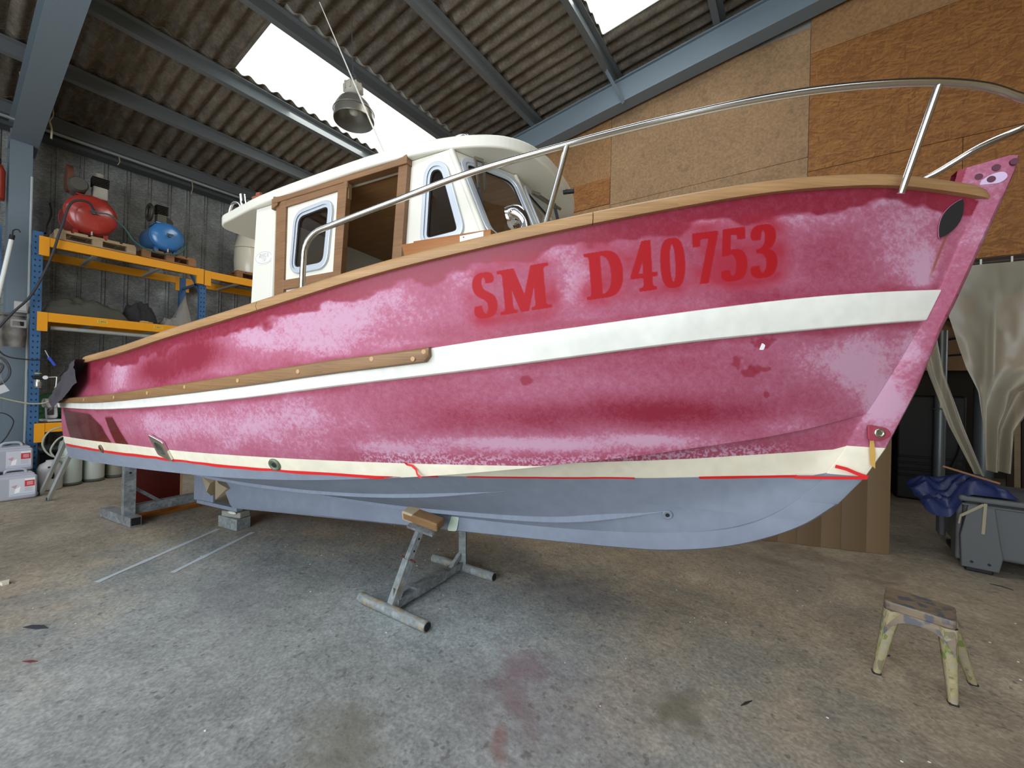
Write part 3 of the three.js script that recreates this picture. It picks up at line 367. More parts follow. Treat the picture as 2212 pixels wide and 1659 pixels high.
{ const tip = (pts, w) => { const P = pts.map(q => q), g = P.map((q, i) => { const a = P[Math.max(0, i - 1)], b = P[Math.min(P.length - 1, i + 1)], dx = b[0] - a[0], dy = b[1] - a[1], l = Math.hypot(dx, dy); return [[q[0] - dy / l * w, q[1] + dx / l * w, q[2]], [q[0] + dy / l * w, q[1] - dx / l * w, q[2]]]; }); mesh('tape_end', loft(g, 60, false), std(0xd81e22, 0.5), boat, true); };
  const z0 = (x, y) => { let best = 9, z = 0; for (const s of sections) for (let k = 0; k < NA; k++) { const e = Math.hypot(s[k][0] - x, s[k][1] - y); if (e < best) { best = e; z = s[k][2]; } } return z + 0.012; };
  tip([[0.315, 1.085], [0.315, 1.068], [0.345, 1.066], [0.365, 1.045], [0.375, 1.02], [0.40, 1.008]].map(q => [...q, z0(...q)]), 0.006);
  tip([[2.13, 1.080, 0.122], [2.22, 1.086, 0.105], [2.32, 1.092, 0.082], [2.425, 1.10, 0.062]], 0.007);
  tip([[2.30, 1.145, 0.075], [2.345, 1.135, 0.068], [2.385, 1.118, 0.064], [2.43, 1.103, 0.058]], 0.008); }
// ---------------------------------------------------------------- wheelhouse
const roofU = (s) => 2.757 + 0.042 * s;
function sub1(name, geo, mat, parent, keep) { return mesh(name, geo, mat, parent, keep); }
function wallSheet(pts, holes, b, th) { return ext(shape(pts, holes), th).translate(0, 0, b - th); }
const ringIn = [[0.283, 2.297], [0.286, 2.498], [0.292, 2.630], [0.322, 2.681], [0.374, 2.688], [0.408, 2.651], [0.464, 2.494], [0.517, 2.345], [0.492, 2.300]];
const smoothPoly = (p, n = 40) => new THREE.CatmullRomCurve3(p.map(q => V(q[0], q[1], 0)), true, 'centripetal').getPoints(n).slice(0, n).map(q => [q.x, q.y]);
const sideWin = rpoly([[0.279, 2.285], [0.296, 2.692], [0.392, 2.694], [0.522, 2.305]], [0.05, 0.07, 0.06, 0.055]);
const doorHole = [[-0.93, 1.6], [-0.93, 2.69], [0.12, 2.735], [0.06, 1.6]];
const sidePts = [[-1.28, 1.45], [-1.21, roofU(-1.21)], [0.435, roofU(0.435)], [0.66, 2.27], [0.80, 1.95], [0.80, 1.5]];
const side = mesh('cabin_side', [wallSheet(sidePts, [doorHole, inset(sideWin, -0.012)], 0.68, 0.035)], M.white, boat);
mesh('cabin_side', [wallSheet(sidePts, [inset(rpoly([[-0.75, 2.2], [-0.75, 2.58], [-0.2, 2.6], [-0.2, 2.2]], 0.06), 0), inset(sideWin, 0), rpoly([[-0.1, 2.2], [-0.1, 2.6], [0.15, 2.61], [0.15, 2.2]], 0.05)], -0.645, 0.035)], M.white, boat);
mesh('cabin_back', [bx(0.035, 1.26, 1.30, -1.235, 2.08, 0, 0, 0, -0.055)], M.white, boat);
mesh('corner_moulding', [xf(new THREE.CylinderGeometry(0.016, 0.016, 1.2, 12), -1.012, 2.1, 0.683, 0, 0, -0.03)], M.white, side);
function winSet(outline, place, parent, glassM = M.glass, name = 'window_frame') {   // ring, rubber, glass in a local plane, place() moves it there
  const o = inset(outline, -0.022), i = inset(outline, 0.016);
  const f = mesh(name, [place(ext(shape(o, [inset(outline, -0.002)]), 0.012, 0.005)), place(ext(shape(inset(outline, -0.003), [i]), 0.008, 0.003))], M.alu, parent);
  mesh('rubber_seal', [place(ext(shape(i, [inset(outline, 0.022)]), 0.01).translate(0, 0, -0.004))], M.rubber, f);
  mesh('glass_pane', [place(new THREE.ShapeGeometry(shape(inset(outline, 0.012))).translate(0, 0, -0.003))], glassM, f);
  return f;
}
winSet(sideWin, g => g.translate(0, 0, 0.68), boat, M.glassTint);
// teak door frame, sliding door, opening
const doorF = mesh('door_frame', [ext(shape([[-0.965, 2.695], [-0.965, 2.735], [0.17, 2.778], [0.17, 2.735]]), 0.05, 0.004).translate(0, 0, 0.672), ext(shape([[-0.955, 1.62], [-0.955, 2.70], [-0.895, 2.70], [-0.895, 1.62]]), 0.034, 0.003).translate(0, 0, 0.672), ext(shape([[0.045, 1.7], [0.108, 2.74], [0.166, 2.745], [0.11, 1.7]]), 0.045, 0.004).translate(0, 0, 0.665), ext(shape([[-0.985, 2.66], [-0.985, 2.725], [-0.93, 2.728], [-0.93, 2.68]]), 0.05, 0.003).translate(0, 0, 0.67)], M.teakDoor, boat);
const door = mesh('sliding_door', [ext(shape([[-0.893, 1.95], [-0.893, 2.690], [-0.842, 2.692], [-0.848, 1.95]]), 0.03, 0.003).translate(0, 0, 0.69), ext(shape([[-0.842, 2.652], [-0.842, 2.692], [-0.284, 2.725], [-0.284, 2.682]]), 0.03, 0.003).translate(0, 0, 0.688), ext(shape([[-0.392, 1.95], [-0.358, 2.69], [-0.284, 2.724], [-0.333, 1.95]]), 0.032, 0.003).translate(0, 0, 0.69), ext(shape([[-0.85, 2.10], [-0.85, 2.157], [-0.386, 2.172], [-0.39, 2.118]]), 0.03, 0.003).translate(0, 0, 0.689)], M.teakDoor, boat);
const dWin = rpoly([[-0.766, 2.217], [-0.733, 2.578], [-0.427, 2.613], [-0.468, 2.228]], 0.065);
mesh('door_panel', [ext(shape([[-0.85, 2.15], [-0.845, 2.656], [-0.352, 2.688], [-0.388, 2.165]], [inset(dWin, -0.01)]), 0.014).translate(0, 0, 0.694), ext(shape([[-0.89, 1.7], [-0.89, 2.10], [-0.36, 2.118], [-0.38, 1.7]]), 0.012).translate(0, 0, 0.69)], M.white, door);
winSet(dWin, g => g.translate(0, 0, 0.708), door);
mesh('door_latch', [bx(0.012, 0.09, 0.022, -0.287, 2.66, 0.70)], std(0xc9b98c, 0.35, 0.8), door);
mesh('sill', [bx(1.15, 0.05, 0.06, -0.4, 2.0, 0.69)], M.white, boat);
// front: three raked panes
function plane3(A, B, C) { const x = V(...B).sub(V(...A)), y0 = V(...C).sub(V(...A)), w = x.length(); x.normalize(); const z = x.clone().cross(y0).normalize(), y = z.clone().cross(x); return { m: new THREE.Matrix4().makeBasis(x, y, z).setPosition(...A), w, h: y0.dot(y), k: y0.dot(x) }; }
for (const [A, B, C, D, gl] of [[[0.66, 2.27, 0.68], [0.87, 2.27, 0.28], [0.435, 2.775, 0.68], [0.645, 2.785, 0.28], 0], [[0.87, 2.27, 0.28], [0.87, 2.27, -0.28], [0.645, 2.785, 0.28], [0.645, 2.785, -0.28], 1], [[0.87, 2.27, -0.28], [0.66, 2.27, -0.68], [0.645, 2.785, -0.28], [0.435, 2.775, -0.68], 2]]) {
  const P = plane3(A, B, C), loc = (q) => { const v = V(...q).applyMatrix4(P.m.clone().invert()); return [v.x, v.y]; }, a = loc(A), b = loc(B), c = loc(C), d = loc(D), L = (u, v) => [lerp(lerp(a[0], b[0], u), lerp(c[0], d[0], u), v), lerp(lerp(a[1], b[1], u), lerp(c[1], d[1], u), v)];
  const hole = rpoly([L(0.10, 0.03), L(0.90, 0.03), L(0.90, 0.90), L(0.10, 0.90)], 0.075), place = g => g.applyMatrix4(P.m);
  const pan = mesh('windscreen_panel', [place(ext(shape([a, b, d, c], [inset(hole, -0.01)]), 0.03).translate(0, 0, -0.03))], M.white, boat);
  winSet(hole, place, pan, gl ? M.glass : M.glass);
}
for (const [a, b, r] of [[[0.66, 2.27, 0.672], [0.436, 2.77, 0.672], 0.018], [[0.865, 2.27, 0.28], [0.64, 2.78, 0.28], 0.014], [[0.865, 2.27, -0.28], [0.64, 2.78, -0.28], 0.014]]) mesh('corner_post', [rod(a, b, r, 12)], M.white, boat);
mesh('cabin_front', [bar([0.80, 1.9, 0.68], [0.66, 2.28, 0.68], 0.03, 0.02, [0, 0, 1]), grid(8, 1, (u, v) => { const q = [[0.66, 0.68], [0.87, 0.28], [0.87, -0.28], [0.66, -0.68]], k = u * 3, i = Math.min(2, Math.floor(k)), t = k - i; return [lerp(q[i][0], q[i + 1][0], t) + (1 - v) * 0.12, 1.9 + 0.37 * v, lerp(q[i][1], q[i + 1][1], t)]; })], M.white, boat);
// roof with visor and after overhang
const halfRoof = [[-1.80, 0], [-1.80, 0.50], [-1.775, 0.585], [-1.70, 0.635], [-1.55, 0.66], [-1.13, 0.715], [-0.48, 0.738], [0.01, 0.738], [0.35, 0.70], [0.52, 0.655], [0.64, 0.60], [0.72, 0.54], [0.80, 0.43], [0.845, 0.28], [0.862, 0.12], [0.864, 0]];
const roofOut = smoothPoly([...halfRoof, ...halfRoof.slice(1, -1).reverse().map(q => [q[0], -q[1]])], 120);
const tilt = g => { const m = new THREE.Matrix4().makeBasis(V(1, 0.042, 0).normalize(), V(0, 0, 1), V(-0.042, 1, 0).normalize()); m.makeBasis(V(1, 0, 0), V(0, 0, 1), V(0, -1, 0)); g.applyMatrix4(m); g.rotateZ(Math.atan(0.042)); return g; };
mesh('cabin_roof', [tilt(ext(shape(inset(roofOut, 0.012)), 0.046, 0.012, 3).translate(0, 0, -0.058)).translate(0, 2.760, 0)], M.white, boat);
mesh('roof_crown', [grid(24, 16, (u, v) => { const s = lerp(-1.76, 0.83, u), hw = Math.max(0.02, interp(halfRoof.map(q => [q[0], q[1]]))(s) - 0.03), k = 1 - 2 * v; return [s, 2.826 + 0.042 * s + 0.045 * (1 - k * k) * smooth(-1.8, -1.4, s) * smooth(0.86, 0.4, s), hw * k]; })], M.white, boat);
mesh('headliner', [tilt(ext(shape([[-1.2, -0.64], [-1.2, 0.64], [0.43, 0.64], [0.62, 0.27], [0.62, -0.27], [0.43, -0.64]]), 0.01)).translate(0, 2.755, 0)], M.headliner, boat);
mesh('grab_bar', [pipe([[-0.35, 2.70, -0.35], [-0.34, 2.655, -0.35], [-0.25, 2.65, -0.35], [0.25, 2.672, -0.35], [0.27, 2.72, -0.35]], 0.009, 30)], M.inox, boat);
mesh('dashboard', [rbx(0.35, 0.22, 1.2, 0.03, 0.55, 2.12, 0)], std(0xdfe4da, 0.6), boat); mesh('cabin_floor', [bx(1.9, 0.03, 1.28, -0.25, 1.62, 0)], M.headliner, boat);
mesh('helm_seat', [rbx(0.4, 0.5, 0.45, 0.05, -0.5, 1.95, -0.35)], std(0x3c4a44, 0.8), boat);
// oval maker's mark
{ const c = document.createElement('canvas'); c.width = 512; c.height = 256; const g = c.getContext('2d'); g.fillStyle = '#e8e9e3'; g.fillRect(0, 0, 512, 256); g.strokeStyle = '#6e6468'; g.lineWidth = 7; g.beginPath(); g.ellipse(256, 128, 235, 108, 0, 0, 7); g.stroke(); g.fillStyle = '#6e6468'; g.textAlign = 'center'; g.font = 'italic 104px serif'; g.fillText('RHEA', 256, 126); g.font = 'italic 84px serif'; g.fillText('730', 256, 202);
  const t = new THREE.CanvasTexture(c); t.colorSpace = THREE.SRGBColorSpace; const e = new THREE.CircleGeometry(1, 40); const uv = e.attributes.uv; mesh('maker_mark', e.scale(0.095, 0.048, 1).translate(-1.118, 2.352, 0.6825), phys(0xffffff, 0.4, { map: t }), boat, true); }
// fittings on the roof
mesh('roof_handrail', [pipe([[0.20, 2.82, 0.53], [0.225, 2.89, 0.53], [0.28, 2.918, 0.53], [0.40, 2.942, 0.53], [0.445, 2.925, 0.53], [0.46, 2.83, 0.53]], 0.012, 40)], M.chrome, boat);
mesh('rod_holder', [rod([-1.60, 2.75, 0.52], [-1.675, 2.965, 0.5], 0.026, 16), pipe([[-1.77, 2.74, 0.53], [-1.79, 2.84, 0.53], [-1.75, 2.90, 0.53], [-1.67, 2.89, 0.53], [-1.62, 2.80, 0.53]], 0.012, 24)], M.chrome, boat);
mesh('wooden_chock', [rbx(0.10, 0.035, 0.03, 0.008, -1.235, 2.80, 0.66), rbx(0.045, 0.025, 0.03, 0.008, -1.22, 2.825, 0.66)], std(0x8a4a2e, 0.6), boat);
mesh('screw', [rod([-1.34, 2.775, 0.69], [-1.34, 2.775, 0.705], 0.01, 8)], M.rubber, boat); mesh('screw', [rod([-1.79, 2.71, 0.5], [-1.80, 2.71, 0.52], 0.008, 8)], M.rubber, boat);
const ant = mesh('whip_antenna', [rod([-0.47, 2.96, 0], [-1.475, 4.88, 0], 0.0085, 8, 0.004)], std(0xe6e4da, 0.4), boat); mesh('antenna_mount', [rod([-0.38, 2.80, 0], [-0.48, 2.98, 0], 0.014, 10), cyl(0.03, 0.035, 0.04, -0.38, 2.83, 0)], M.inox, ant);
// wipers
function wiper(x, y, z, dx, dy, dz) { const w = mesh('wiper', [bar([x, y, z], [x + dx, y + dy, z + dz], 0.012, 0.012), bar([x + 0.03, y - 0.004, z - 0.035], [x + dx + 0.025, y + dy, z + dz - 0.03], 0.012, 0.012), rod([x - 0.008, y + 0.01, z], [x + 0.03, y + 0.004, z - 0.035], 0.012, 8)], std(0x8b857a, 0.35, 0.8), boat); mesh('wiper_blade', [bar([x + dx - 0.01, y + dy + 0.03, z + dz], [x + dx + 0.06, y + dy - 0.26, z + dz - 0.02], 0.008, 0.02)], M.rubber, w); }
wiper(0.545, 2.735, 0.60, 0.035, -0.17, 0.015); wiper(0.72, 2.70, 0.18, 0.10, -0.05, -0.14);
mesh('nav_light', [rod([0.84, 2.79, -0.05], [0.91, 2.79, -0.06], 0.016, 10)], M.black, boat);
// cowl vent on the side deck
{ const cv = [], n = 20, m = 24; const path = new THREE.CatmullRomCurve3([V(0.86, 2.16, 0.6), V(0.86, 2.28, 0.6), V(0.85, 2.345, 0.6), V(0.80, 2.385, 0.6), V(0.762, 2.375, 0.605)]); const rad = (t) => t < 0.45 ? 0.03 : lerp(0.03, 0.062, smooth(0.45, 0.85, t)); const fr = path.computeFrenetFrames(n); mesh('cowl_vent', [grid(m, n, (u, v) => { const p = path.getPoint(v), i = Math.round(v * n), a = u * 2 * Math.PI, r = rad(v); return [p.x + r * (Math.cos(a) * fr.normals[i].x + Math.sin(a) * fr.binormals[i].x), p.y + r * (Math.cos(a) * fr.normals[i].y + Math.sin(a) * fr.binormals[i].y), p.z + r * (Math.cos(a) * fr.normals[i].z + Math.sin(a) * fr.binormals[i].z)]; })], M.chrome, boat); }
// bow rail
const brail = (s) => s < 1.4 ? 0 : 0.67 * (1 - ((s - 1.4) / 1.62) ** 1.6);
const rp = [[-0.28, 1.95, 1.015], [-0.276, 2.129, 1.014], [-0.263, 2.228, 1.013], [-0.198, 2.289, 1.01], [-0.073, 2.319, 0.999], [0.318, 2.403, 0.953], [0.653, 2.489, 0.891], [1.126, 2.595, 0.767], [1.463, 2.668, 0.664], [1.825, 2.703, 0.60], [2.073, 2.714, 0.553], [2.307, 2.711, 0.5], [2.504, 2.70, 0.443]];
mesh('bow_rail', [pipe([...rp, [2.624, 2.682, 0.402], [2.684, 2.664, 0.382], [2.779, 2.626, 0.344], [2.90, 2.625, 0.27], [2.995, 2.66, 0.14], [3.03, 2.70, 0], [3.0, 2.735, -0.14], [2.92, 2.735, -0.26], [2.85, 2.70, -0.31], [2.78, 2.665, -0.344], [2.68, 2.645, -0.382], [2.50, 2.655, -0.443], ...rp.slice(0, -1).reverse().map(q => [q[0], q[1], -q[2]])], 0.0155, 260, 12)], M.inox, boat);
for (const z of [1, -1]) { mesh('stanchion', [rod([1.014, 2.12, 0.80 * z], [1.126, 2.59, 0.767 * z], 0.0135)], M.inox, boat); mesh('stanchion', [rod([2.43, 2.33, 0.345 * z], [2.504, 2.70, 0.443 * z], 0.0135)], M.inox, boat); }
// hawse hole, tow eye, skin fittings
const leaf = (w, h) => { const o = []; for (let i = 0; i <= 12; i++) { const t = i / 12; o.push([w * Math.sin(Math.PI * t) ** 0.8, lerp(-h, h, t)]); } for (let i = 11; i > 0; i--) { const t = i / 12; o.push([-w * Math.sin(Math.PI * t) ** 0.8, lerp(-h, h, t)]); } return o; };
function onHull(s, y, upper) {   // point and outward normal on the starboard side
  const pick = (r, x) => { let i = 0; while (i < NS - 1 && r[i + 1][0] < x) i++; const t = (x - r[i][0]) / (r[i + 1][0] - r[i][0]); return l3(r[i], r[i + 1], clamp(t)); };
  if (upper) { const a = pick(rows.sheer, s), b = pick(rows.top, s), t = clamp((a[1] - y) / (a[1] - b[1])), z = lerp(a[2], b[2], t), e = pick(rows.sheer, s + 0.03), f = pick(rows.top, s + 0.03), z2 = lerp(e[2], f[2], t); const n = V(1, 0, (z2 - z) / 0.03).cross(V(0, a[1] - b[1], a[2] - b[2]).normalize()).normalize(); return { p: V(s, y, z), n: n.z < 0 ? n.negate() : n }; }
  let best = 9, P = null; sections.forEach((S, i) => S.forEach((q, k) => { const e = Math.hypot(q[0] - s, q[1] - y); if (e < best && k > 0 && i > 0 && i < NS) { best = e; const q2 = sections[i + 1 > NS ? i : i + 1][k], q3 = S[Math.min(k + 1, S.length - 1)], n = V(q2[0] - q[0], q2[1] - q[1], q2[2] - q[2]).cross(V(q[0] - q3[0], q[1] - q3[1], q[2] - q3[2])).normalize(); P = { p: V(...q), n: n.z < 0 ? n.negate() : n }; } }));
  return P;
}
const stick = (g, h, roll = 0, out = 0.002) => { g.rotateZ(roll); const z = h.n, x = V(0, 1, 0).cross(z).normalize(), y = z.clone().cross(x); g.applyMatrix4(new THREE.Matrix4().makeBasis(x, y, z).setPosition(h.p.clone().addScaledVector(z, out))); return g; };
{ const h = onHull(2.685, 2.285, true); mesh('hawse_hole', [stick(ext(shape(leaf(0.037, 0.088)), 0.004, 0.002), h, -0.42, 0.002)], std(0x1d1c1b, 0.9), boat); mesh('hawse_lip', [stick(new THREE.TubeGeometry(new THREE.CatmullRomCurve3(leaf(0.039, 0.091).map(q => V(q[0], q[1], 0)), true), 40, 0.002, 6, true), h, -0.42, 0.003)], M.red, boat, false); }
{ const h = { p: V(2.46, 1.318, 0.062), n: V(0.28, 0, 0.96).normalize() }; const e = mesh('tow_eye', [stick(ext(shape(rpoly([[-0.04, -0.035], [-0.045, 0.035], [0.035, 0.02], [0.05, -0.005], [0.02, -0.03]], 0.012)), 0.006, 0.003), h)], std(0x9a3a4c, 0.5), boat); mesh('eye_ring', [stick(new THREE.TorusGeometry(0.017, 0.007, 10, 24), h, 0, 0.012)], M.inox, e); mesh('eye_bore', [stick(new THREE.CylinderGeometry(0.014, 0.014, 0.004, 16).rotateX(Math.PI / 2), h, 0, 0.012)], std(0x54513a, 0.8), e);
  mesh('rust_run', [stick(ext(shape([[-0.018, -0.03], [-0.002, -0.03], [0.004, -0.10], [0.0, -0.17], [-0.02, -0.15], [-0.022, -0.08]]), 0.0006), { p: V(2.445, 1.318, 0.060), n: V(0.3, 0, 0.95).normalize() }, 0.05, 0.004)], std(0xc9a052, 0.7), boat); }
{ const h = onHull(-1.50, 1.03), f = mesh('exhaust_flange', [stick(ext(shape(rpoly([[-0.085, 0.085], [0.05, 0.045], [0.085, -0.085], [-0.05, -0.05]], 0.012), [rpoly([[-0.05, 0.045], [0.03, 0.025], [0.05, -0.05], [-0.03, -0.03]], 0.03)]), 0.01, 0.004), h, 0, 0.004)], M.inox, boat); mesh('exhaust_bore', [stick(new THREE.CircleGeometry(0.055, 20), h, 0, 0.006)], std(0x3c3f3a, 0.6), f); }
for (const [s, y, r, m] of [[-0.535, 0.998, 0.03, 'g'], [-2.5, 0.915, 0.025, 'w'], [1.53, 0.78, 0.022, 'b']]) { const h = onHull(s, y), f = mesh('skin_fitting', [stick(new THREE.TorusGeometry(r, r * 0.32, 8, 24), h, 0, 0.004), stick(new THREE.CylinderGeometry(r, r * 1.1, 0.012, 20).rotateX(Math.PI / 2), h, 0, 0.002)], m === 'b' ? M.antifoul : std(m === 'g' ? 0x6d7a66 : 0x7a5a4c, 0.5, 0.3), boat); mesh('bore', [stick(new THREE.CircleGeometry(r * 0.55, 16), h, 0, 0.010)], M.rubber, f); }
// bright reflection on the bow, put in as a flat white patch
for (const [s, y, w, h2] of [[1.945, 1.718, 0.013, 0.016]]) mesh('reflection_spot', [stick(ext(shape(rpoly([[-w, -h2], [w * 0.6, -h2], [w, h2 * 0.4], [-w * 0.3, h2]], 0.006)), 0.001), onHull(s, y))], std(0xf4f2f4, 0.4), boat);
for (const [s, y] of [[2.845, 2.50], [2.79, 2.47], [2.83, 2.452], [2.90, 2.515]]) mesh('bolt_hole', [rod([s, y, 0.030], [s, y, 0.049], 0.014, 14)], std(0x5a2f3e, 0.7), boat);
mesh('primer_patch', [ext(shape(rpoly([[2.775, 2.435], [2.83, 2.475], [2.87, 2.482], [2.885, 2.455], [2.86, 2.43]], 0.02)), 0.002).translate(0, 0, 0.0445)], std(0xc9b4d2, 0.5), boat);
// rudder and wrapped propeller
mesh('rudder', [rbx(0.34, 0.42, 0.035, 0.012, -3.02, 0.40, 0, 0, 0, 0.02)], M.antifoul, boat);
mesh('rudder_heel', [bar([-3.1, 0.185, 0], [-2.42, 0.195, 0], 0.06, 0.035)], M.antifoul, boat);
mesh('propeller_wrap', [xf(new THREE.ConeGeometry(0.13, 0.26, 9, 3), -2.66, 0.36, 0.03, 0, 0.3, 2.5), xf(new THREE.ConeGeometry(0.10, 0.24, 7, 2), -2.85, 0.43, 0.05, 0.3, 0, 1.2)], std(0xa8987c, 0.9, 0, { flatShading: true }), boat);
// patch of bare filler by the pad
mesh('bare_patch', [stick(ext(shape(rpoly([[-0.03, -0.06], [0.05, -0.05], [0.06, 0.05], [0.0, 0.06]], 0.02)), 0.001), { p: V(0.10, 0.50, 0.058), n: V(0, 0.12, 1).normalize() }, 0, 0.003)], std(0xc4d6c2, 0.6), boat);

// ---------------------------------------------------------------- things lying on the boat
const BW = (s, y, b) => { const v = V(s, y, b).applyAxisAngle(V(0, 1, 0), 10 * R); return [v.x - 2.12, v.y, v.z - 2.2]; };
{ const t = thing('wooden_board', 'varnished board with a paper note leaning on the side deck by the wheelhouse', 'board', BW(0.58, 2.08, 0.86), 10 * R);
  mesh('board', [ext(shape([[-0.25, 0.105], [-0.222, 0.02], [0.25, 0.05], [0.252, 0.105]]), 0.02, 0.002).translate(0, 0, 0.05), ext(shape([[-0.20, 0.10], [-0.20, 0.125], [0.235, 0.125], [0.235, 0.10]]), 0.07, 0.002).translate(0, 0, -0.03)], M.varnish, t); for (const x of [-0.18, 0.2]) mesh('leg_block', [bx(0.04, 0.10, 0.04, x, 0.045, 0.02)], M.varnish, t);
  const c = document.createElement('canvas'); c.width = 256; c.height = 96; const g = c.getContext('2d'); g.fillStyle = '#e9e7e6'; g.fillRect(0, 0, 256, 96); g.strokeStyle = '#aaa8aa'; g.lineWidth = 2; for (let i = 0; i < 5; i++) { g.beginPath(); g.moveTo(i === 0 ? 70 : 20, 18 + i * 15); g.lineTo(i % 2 ? 190 : 236, 18 + i * 15); g.stroke(); } g.fillStyle = '#4a4448'; g.fillRect(34, 12, 16, 12); const tx = new THREE.CanvasTexture(c); tx.colorSpace = THREE.SRGBColorSpace;
  mesh('paper_note', new THREE.PlaneGeometry(0.125, 0.045).rotateZ(0.04).translate(0.155, 0.083, 0.0735), std(0xffffff, 0.8, 0, { map: tx }), t, true); }
{ const t = mesh('draped_jacket', [grid(26, 22, (u, v) => { const s = lerp(-2.66, -3.42, u), edge = lerp(1.60, 1.29, u) + 0.02, a = (v - 0.42) * 2.4; let y = edge - Math.max(0, Math.abs(a) - 0.12) * ((a < 0 ? 0.12 + 0.14 * vn(u * 4, 2) : 0.16)), b = interp(rows.sheer.map(q => [q[0], q[2]]))(Math.max(-2.72, s)) - Math.max(0, -2.72 - s) * 0.12 + 0.03 + (a < 0 ? 0.055 : -0.10 - a * 0.06) + 0.022 * (fbm(u * 7, v * 7, 3, 0, 8) - 0.5) * 2; if (a < 0) y -= 0.03 * vn(u * 8, 4) * -a; return BW(s, y + 0.02 * (fbm(u * 6 + 3, v * 6, 2, 0, 5) - 0.5), b); })], std(0x3d3a40, 0.95), null); tag(t, 'dark grey jacket draped over the stern quarter of the boat', 'jacket'); }
// ---------------------------------------------------------------- stands under the boat
M.galvTube = std(0xffffff, 0.5, 0.45, { map: tex(256, 256, (u, v) => { const q = 150 + 60 * (fbm(u * 24, v * 24, 4, 24, 5) - 0.5) + 40 * (fbm(u * 5, v * 5, 3, 5, 8) - 0.5); return [q * 0.96, q, q * 1.02]; }, true, 0.4) });
M.dusty = std(0xffffff, 0.75, 0.1, { map: tex(256, 256, (u, v) => { const q = 138 + 60 * (fbm(u * 20, v * 20, 4, 20, 15) - 0.5); return mix3([q * 0.95, q, q * 1.0], [q * 1.0, q * 0.92, q * 0.76], smooth(0.5, 0.7, fbm(u * 6, v * 6, 3, 6, 2))); }, true, 0.5) });
{ const t = thing('boat_stand', 'low two legged steel boat stand under the middle of the hull', 'boat stand', [-2.12, 0, -2.1]);
  const L = (x, y, z) => [x + 2.12, y, z + 2.1];
  for (const [a, b] of [[[-2.40, 0.034, -1.70], [-1.79, 0.034, -1.735]], [[-2.47, 0.034, -2.445], [-1.86, 0.034, -2.485]]]) { const A = L(...a), B = L(...b); mesh('foot_tube', [rod(A, B, 0.034, 18)], M.dusty, t); const e = V(...B).sub(V(...A)).normalize().multiplyScalar(0.002); mesh('tube_bore', [rod(B, [B[0] + e.x, B[1], B[2] + e.z], 0.027, 16)], M.black, t); }
  mesh('cross_bar', [bar(L(-2.115, 0.06, -1.76), L(-2.17, 0.06, -2.44), 0.06, 0.05)], M.galvTube, t); mesh('cross_bar_sleeve', [bar(L(-2.13, 0.065, -1.92), L(-2.155, 0.065, -2.24), 0.07, 0.065)], M.galvTube, t);
  mesh('gusset', [ext(shape([[0, 0], [0.13, 0], [0, 0.13]]), 0.006).rotateY(Math.PI / 2).translate(...L(-2.12, 0.04, -1.74))], M.dusty, t); mesh('stay', [bar(L(-2.16, 0.16, -2.44), L(-2.155, 0.06, -2.30), 0.03, 0.03)], M.dusty, t);
  mesh('leg', [bar(L(-2.125, 0.03, -1.735), L(-2.115, 0.31, -1.86), 0.055, 0.055)], M.dusty, t); mesh('inner_leg', [bar(L(-2.116, 0.29, -1.85), L(-2.10, 0.50, -1.95), 0.042, 0.042)], M.galvTube, t); mesh('locking_pin', [rod(L(-2.18, 0.315, -1.86), L(-2.05, 0.31, -1.86), 0.006, 6)], std(0x5a2f28, 0.7, 0.3), t);
  for (const k of [0.35, 0.7]) mesh('pin_hole', [rod(L(lerp(-2.116, -2.10, k) + 0.016, lerp(0.29, 0.50, k), lerp(-1.85, -1.95, k)), L(lerp(-2.116, -2.10, k) + 0.0235, lerp(0.29, 0.50, k), lerp(-1.85, -1.95, k)), 0.007, 8)], M.black, t);
  mesh('leg', [bar(L(-2.165, 0.03, -2.47), L(-2.12, 0.52, -2.40), 0.055, 0.055)], M.dusty, t);
  mesh('pad_plate', [xf(bx(0.22, 0.018, 0.09, 0, 0, 0), ...L(-2.08, 0.507, -1.955), 0.3, 0.1, -0.1)], M.galvTube, t);
  const p = mesh('wooden_pad', [xf(rbx(0.30, 0.065, 0.09, 0.012, 0, 0, 0), ...L(-2.095, 0.562, -1.965), 0.25, 0.12, -0.12)], M.teak, t); mesh('pad_wrap', [xf(rbx(0.10, 0.072, 0.097, 0.012, 0, 0, 0), ...L(-2.20, 0.575, -1.953), 0.25, 0.12, -0.12)], std(0xb8a88c, 0.9), p); }
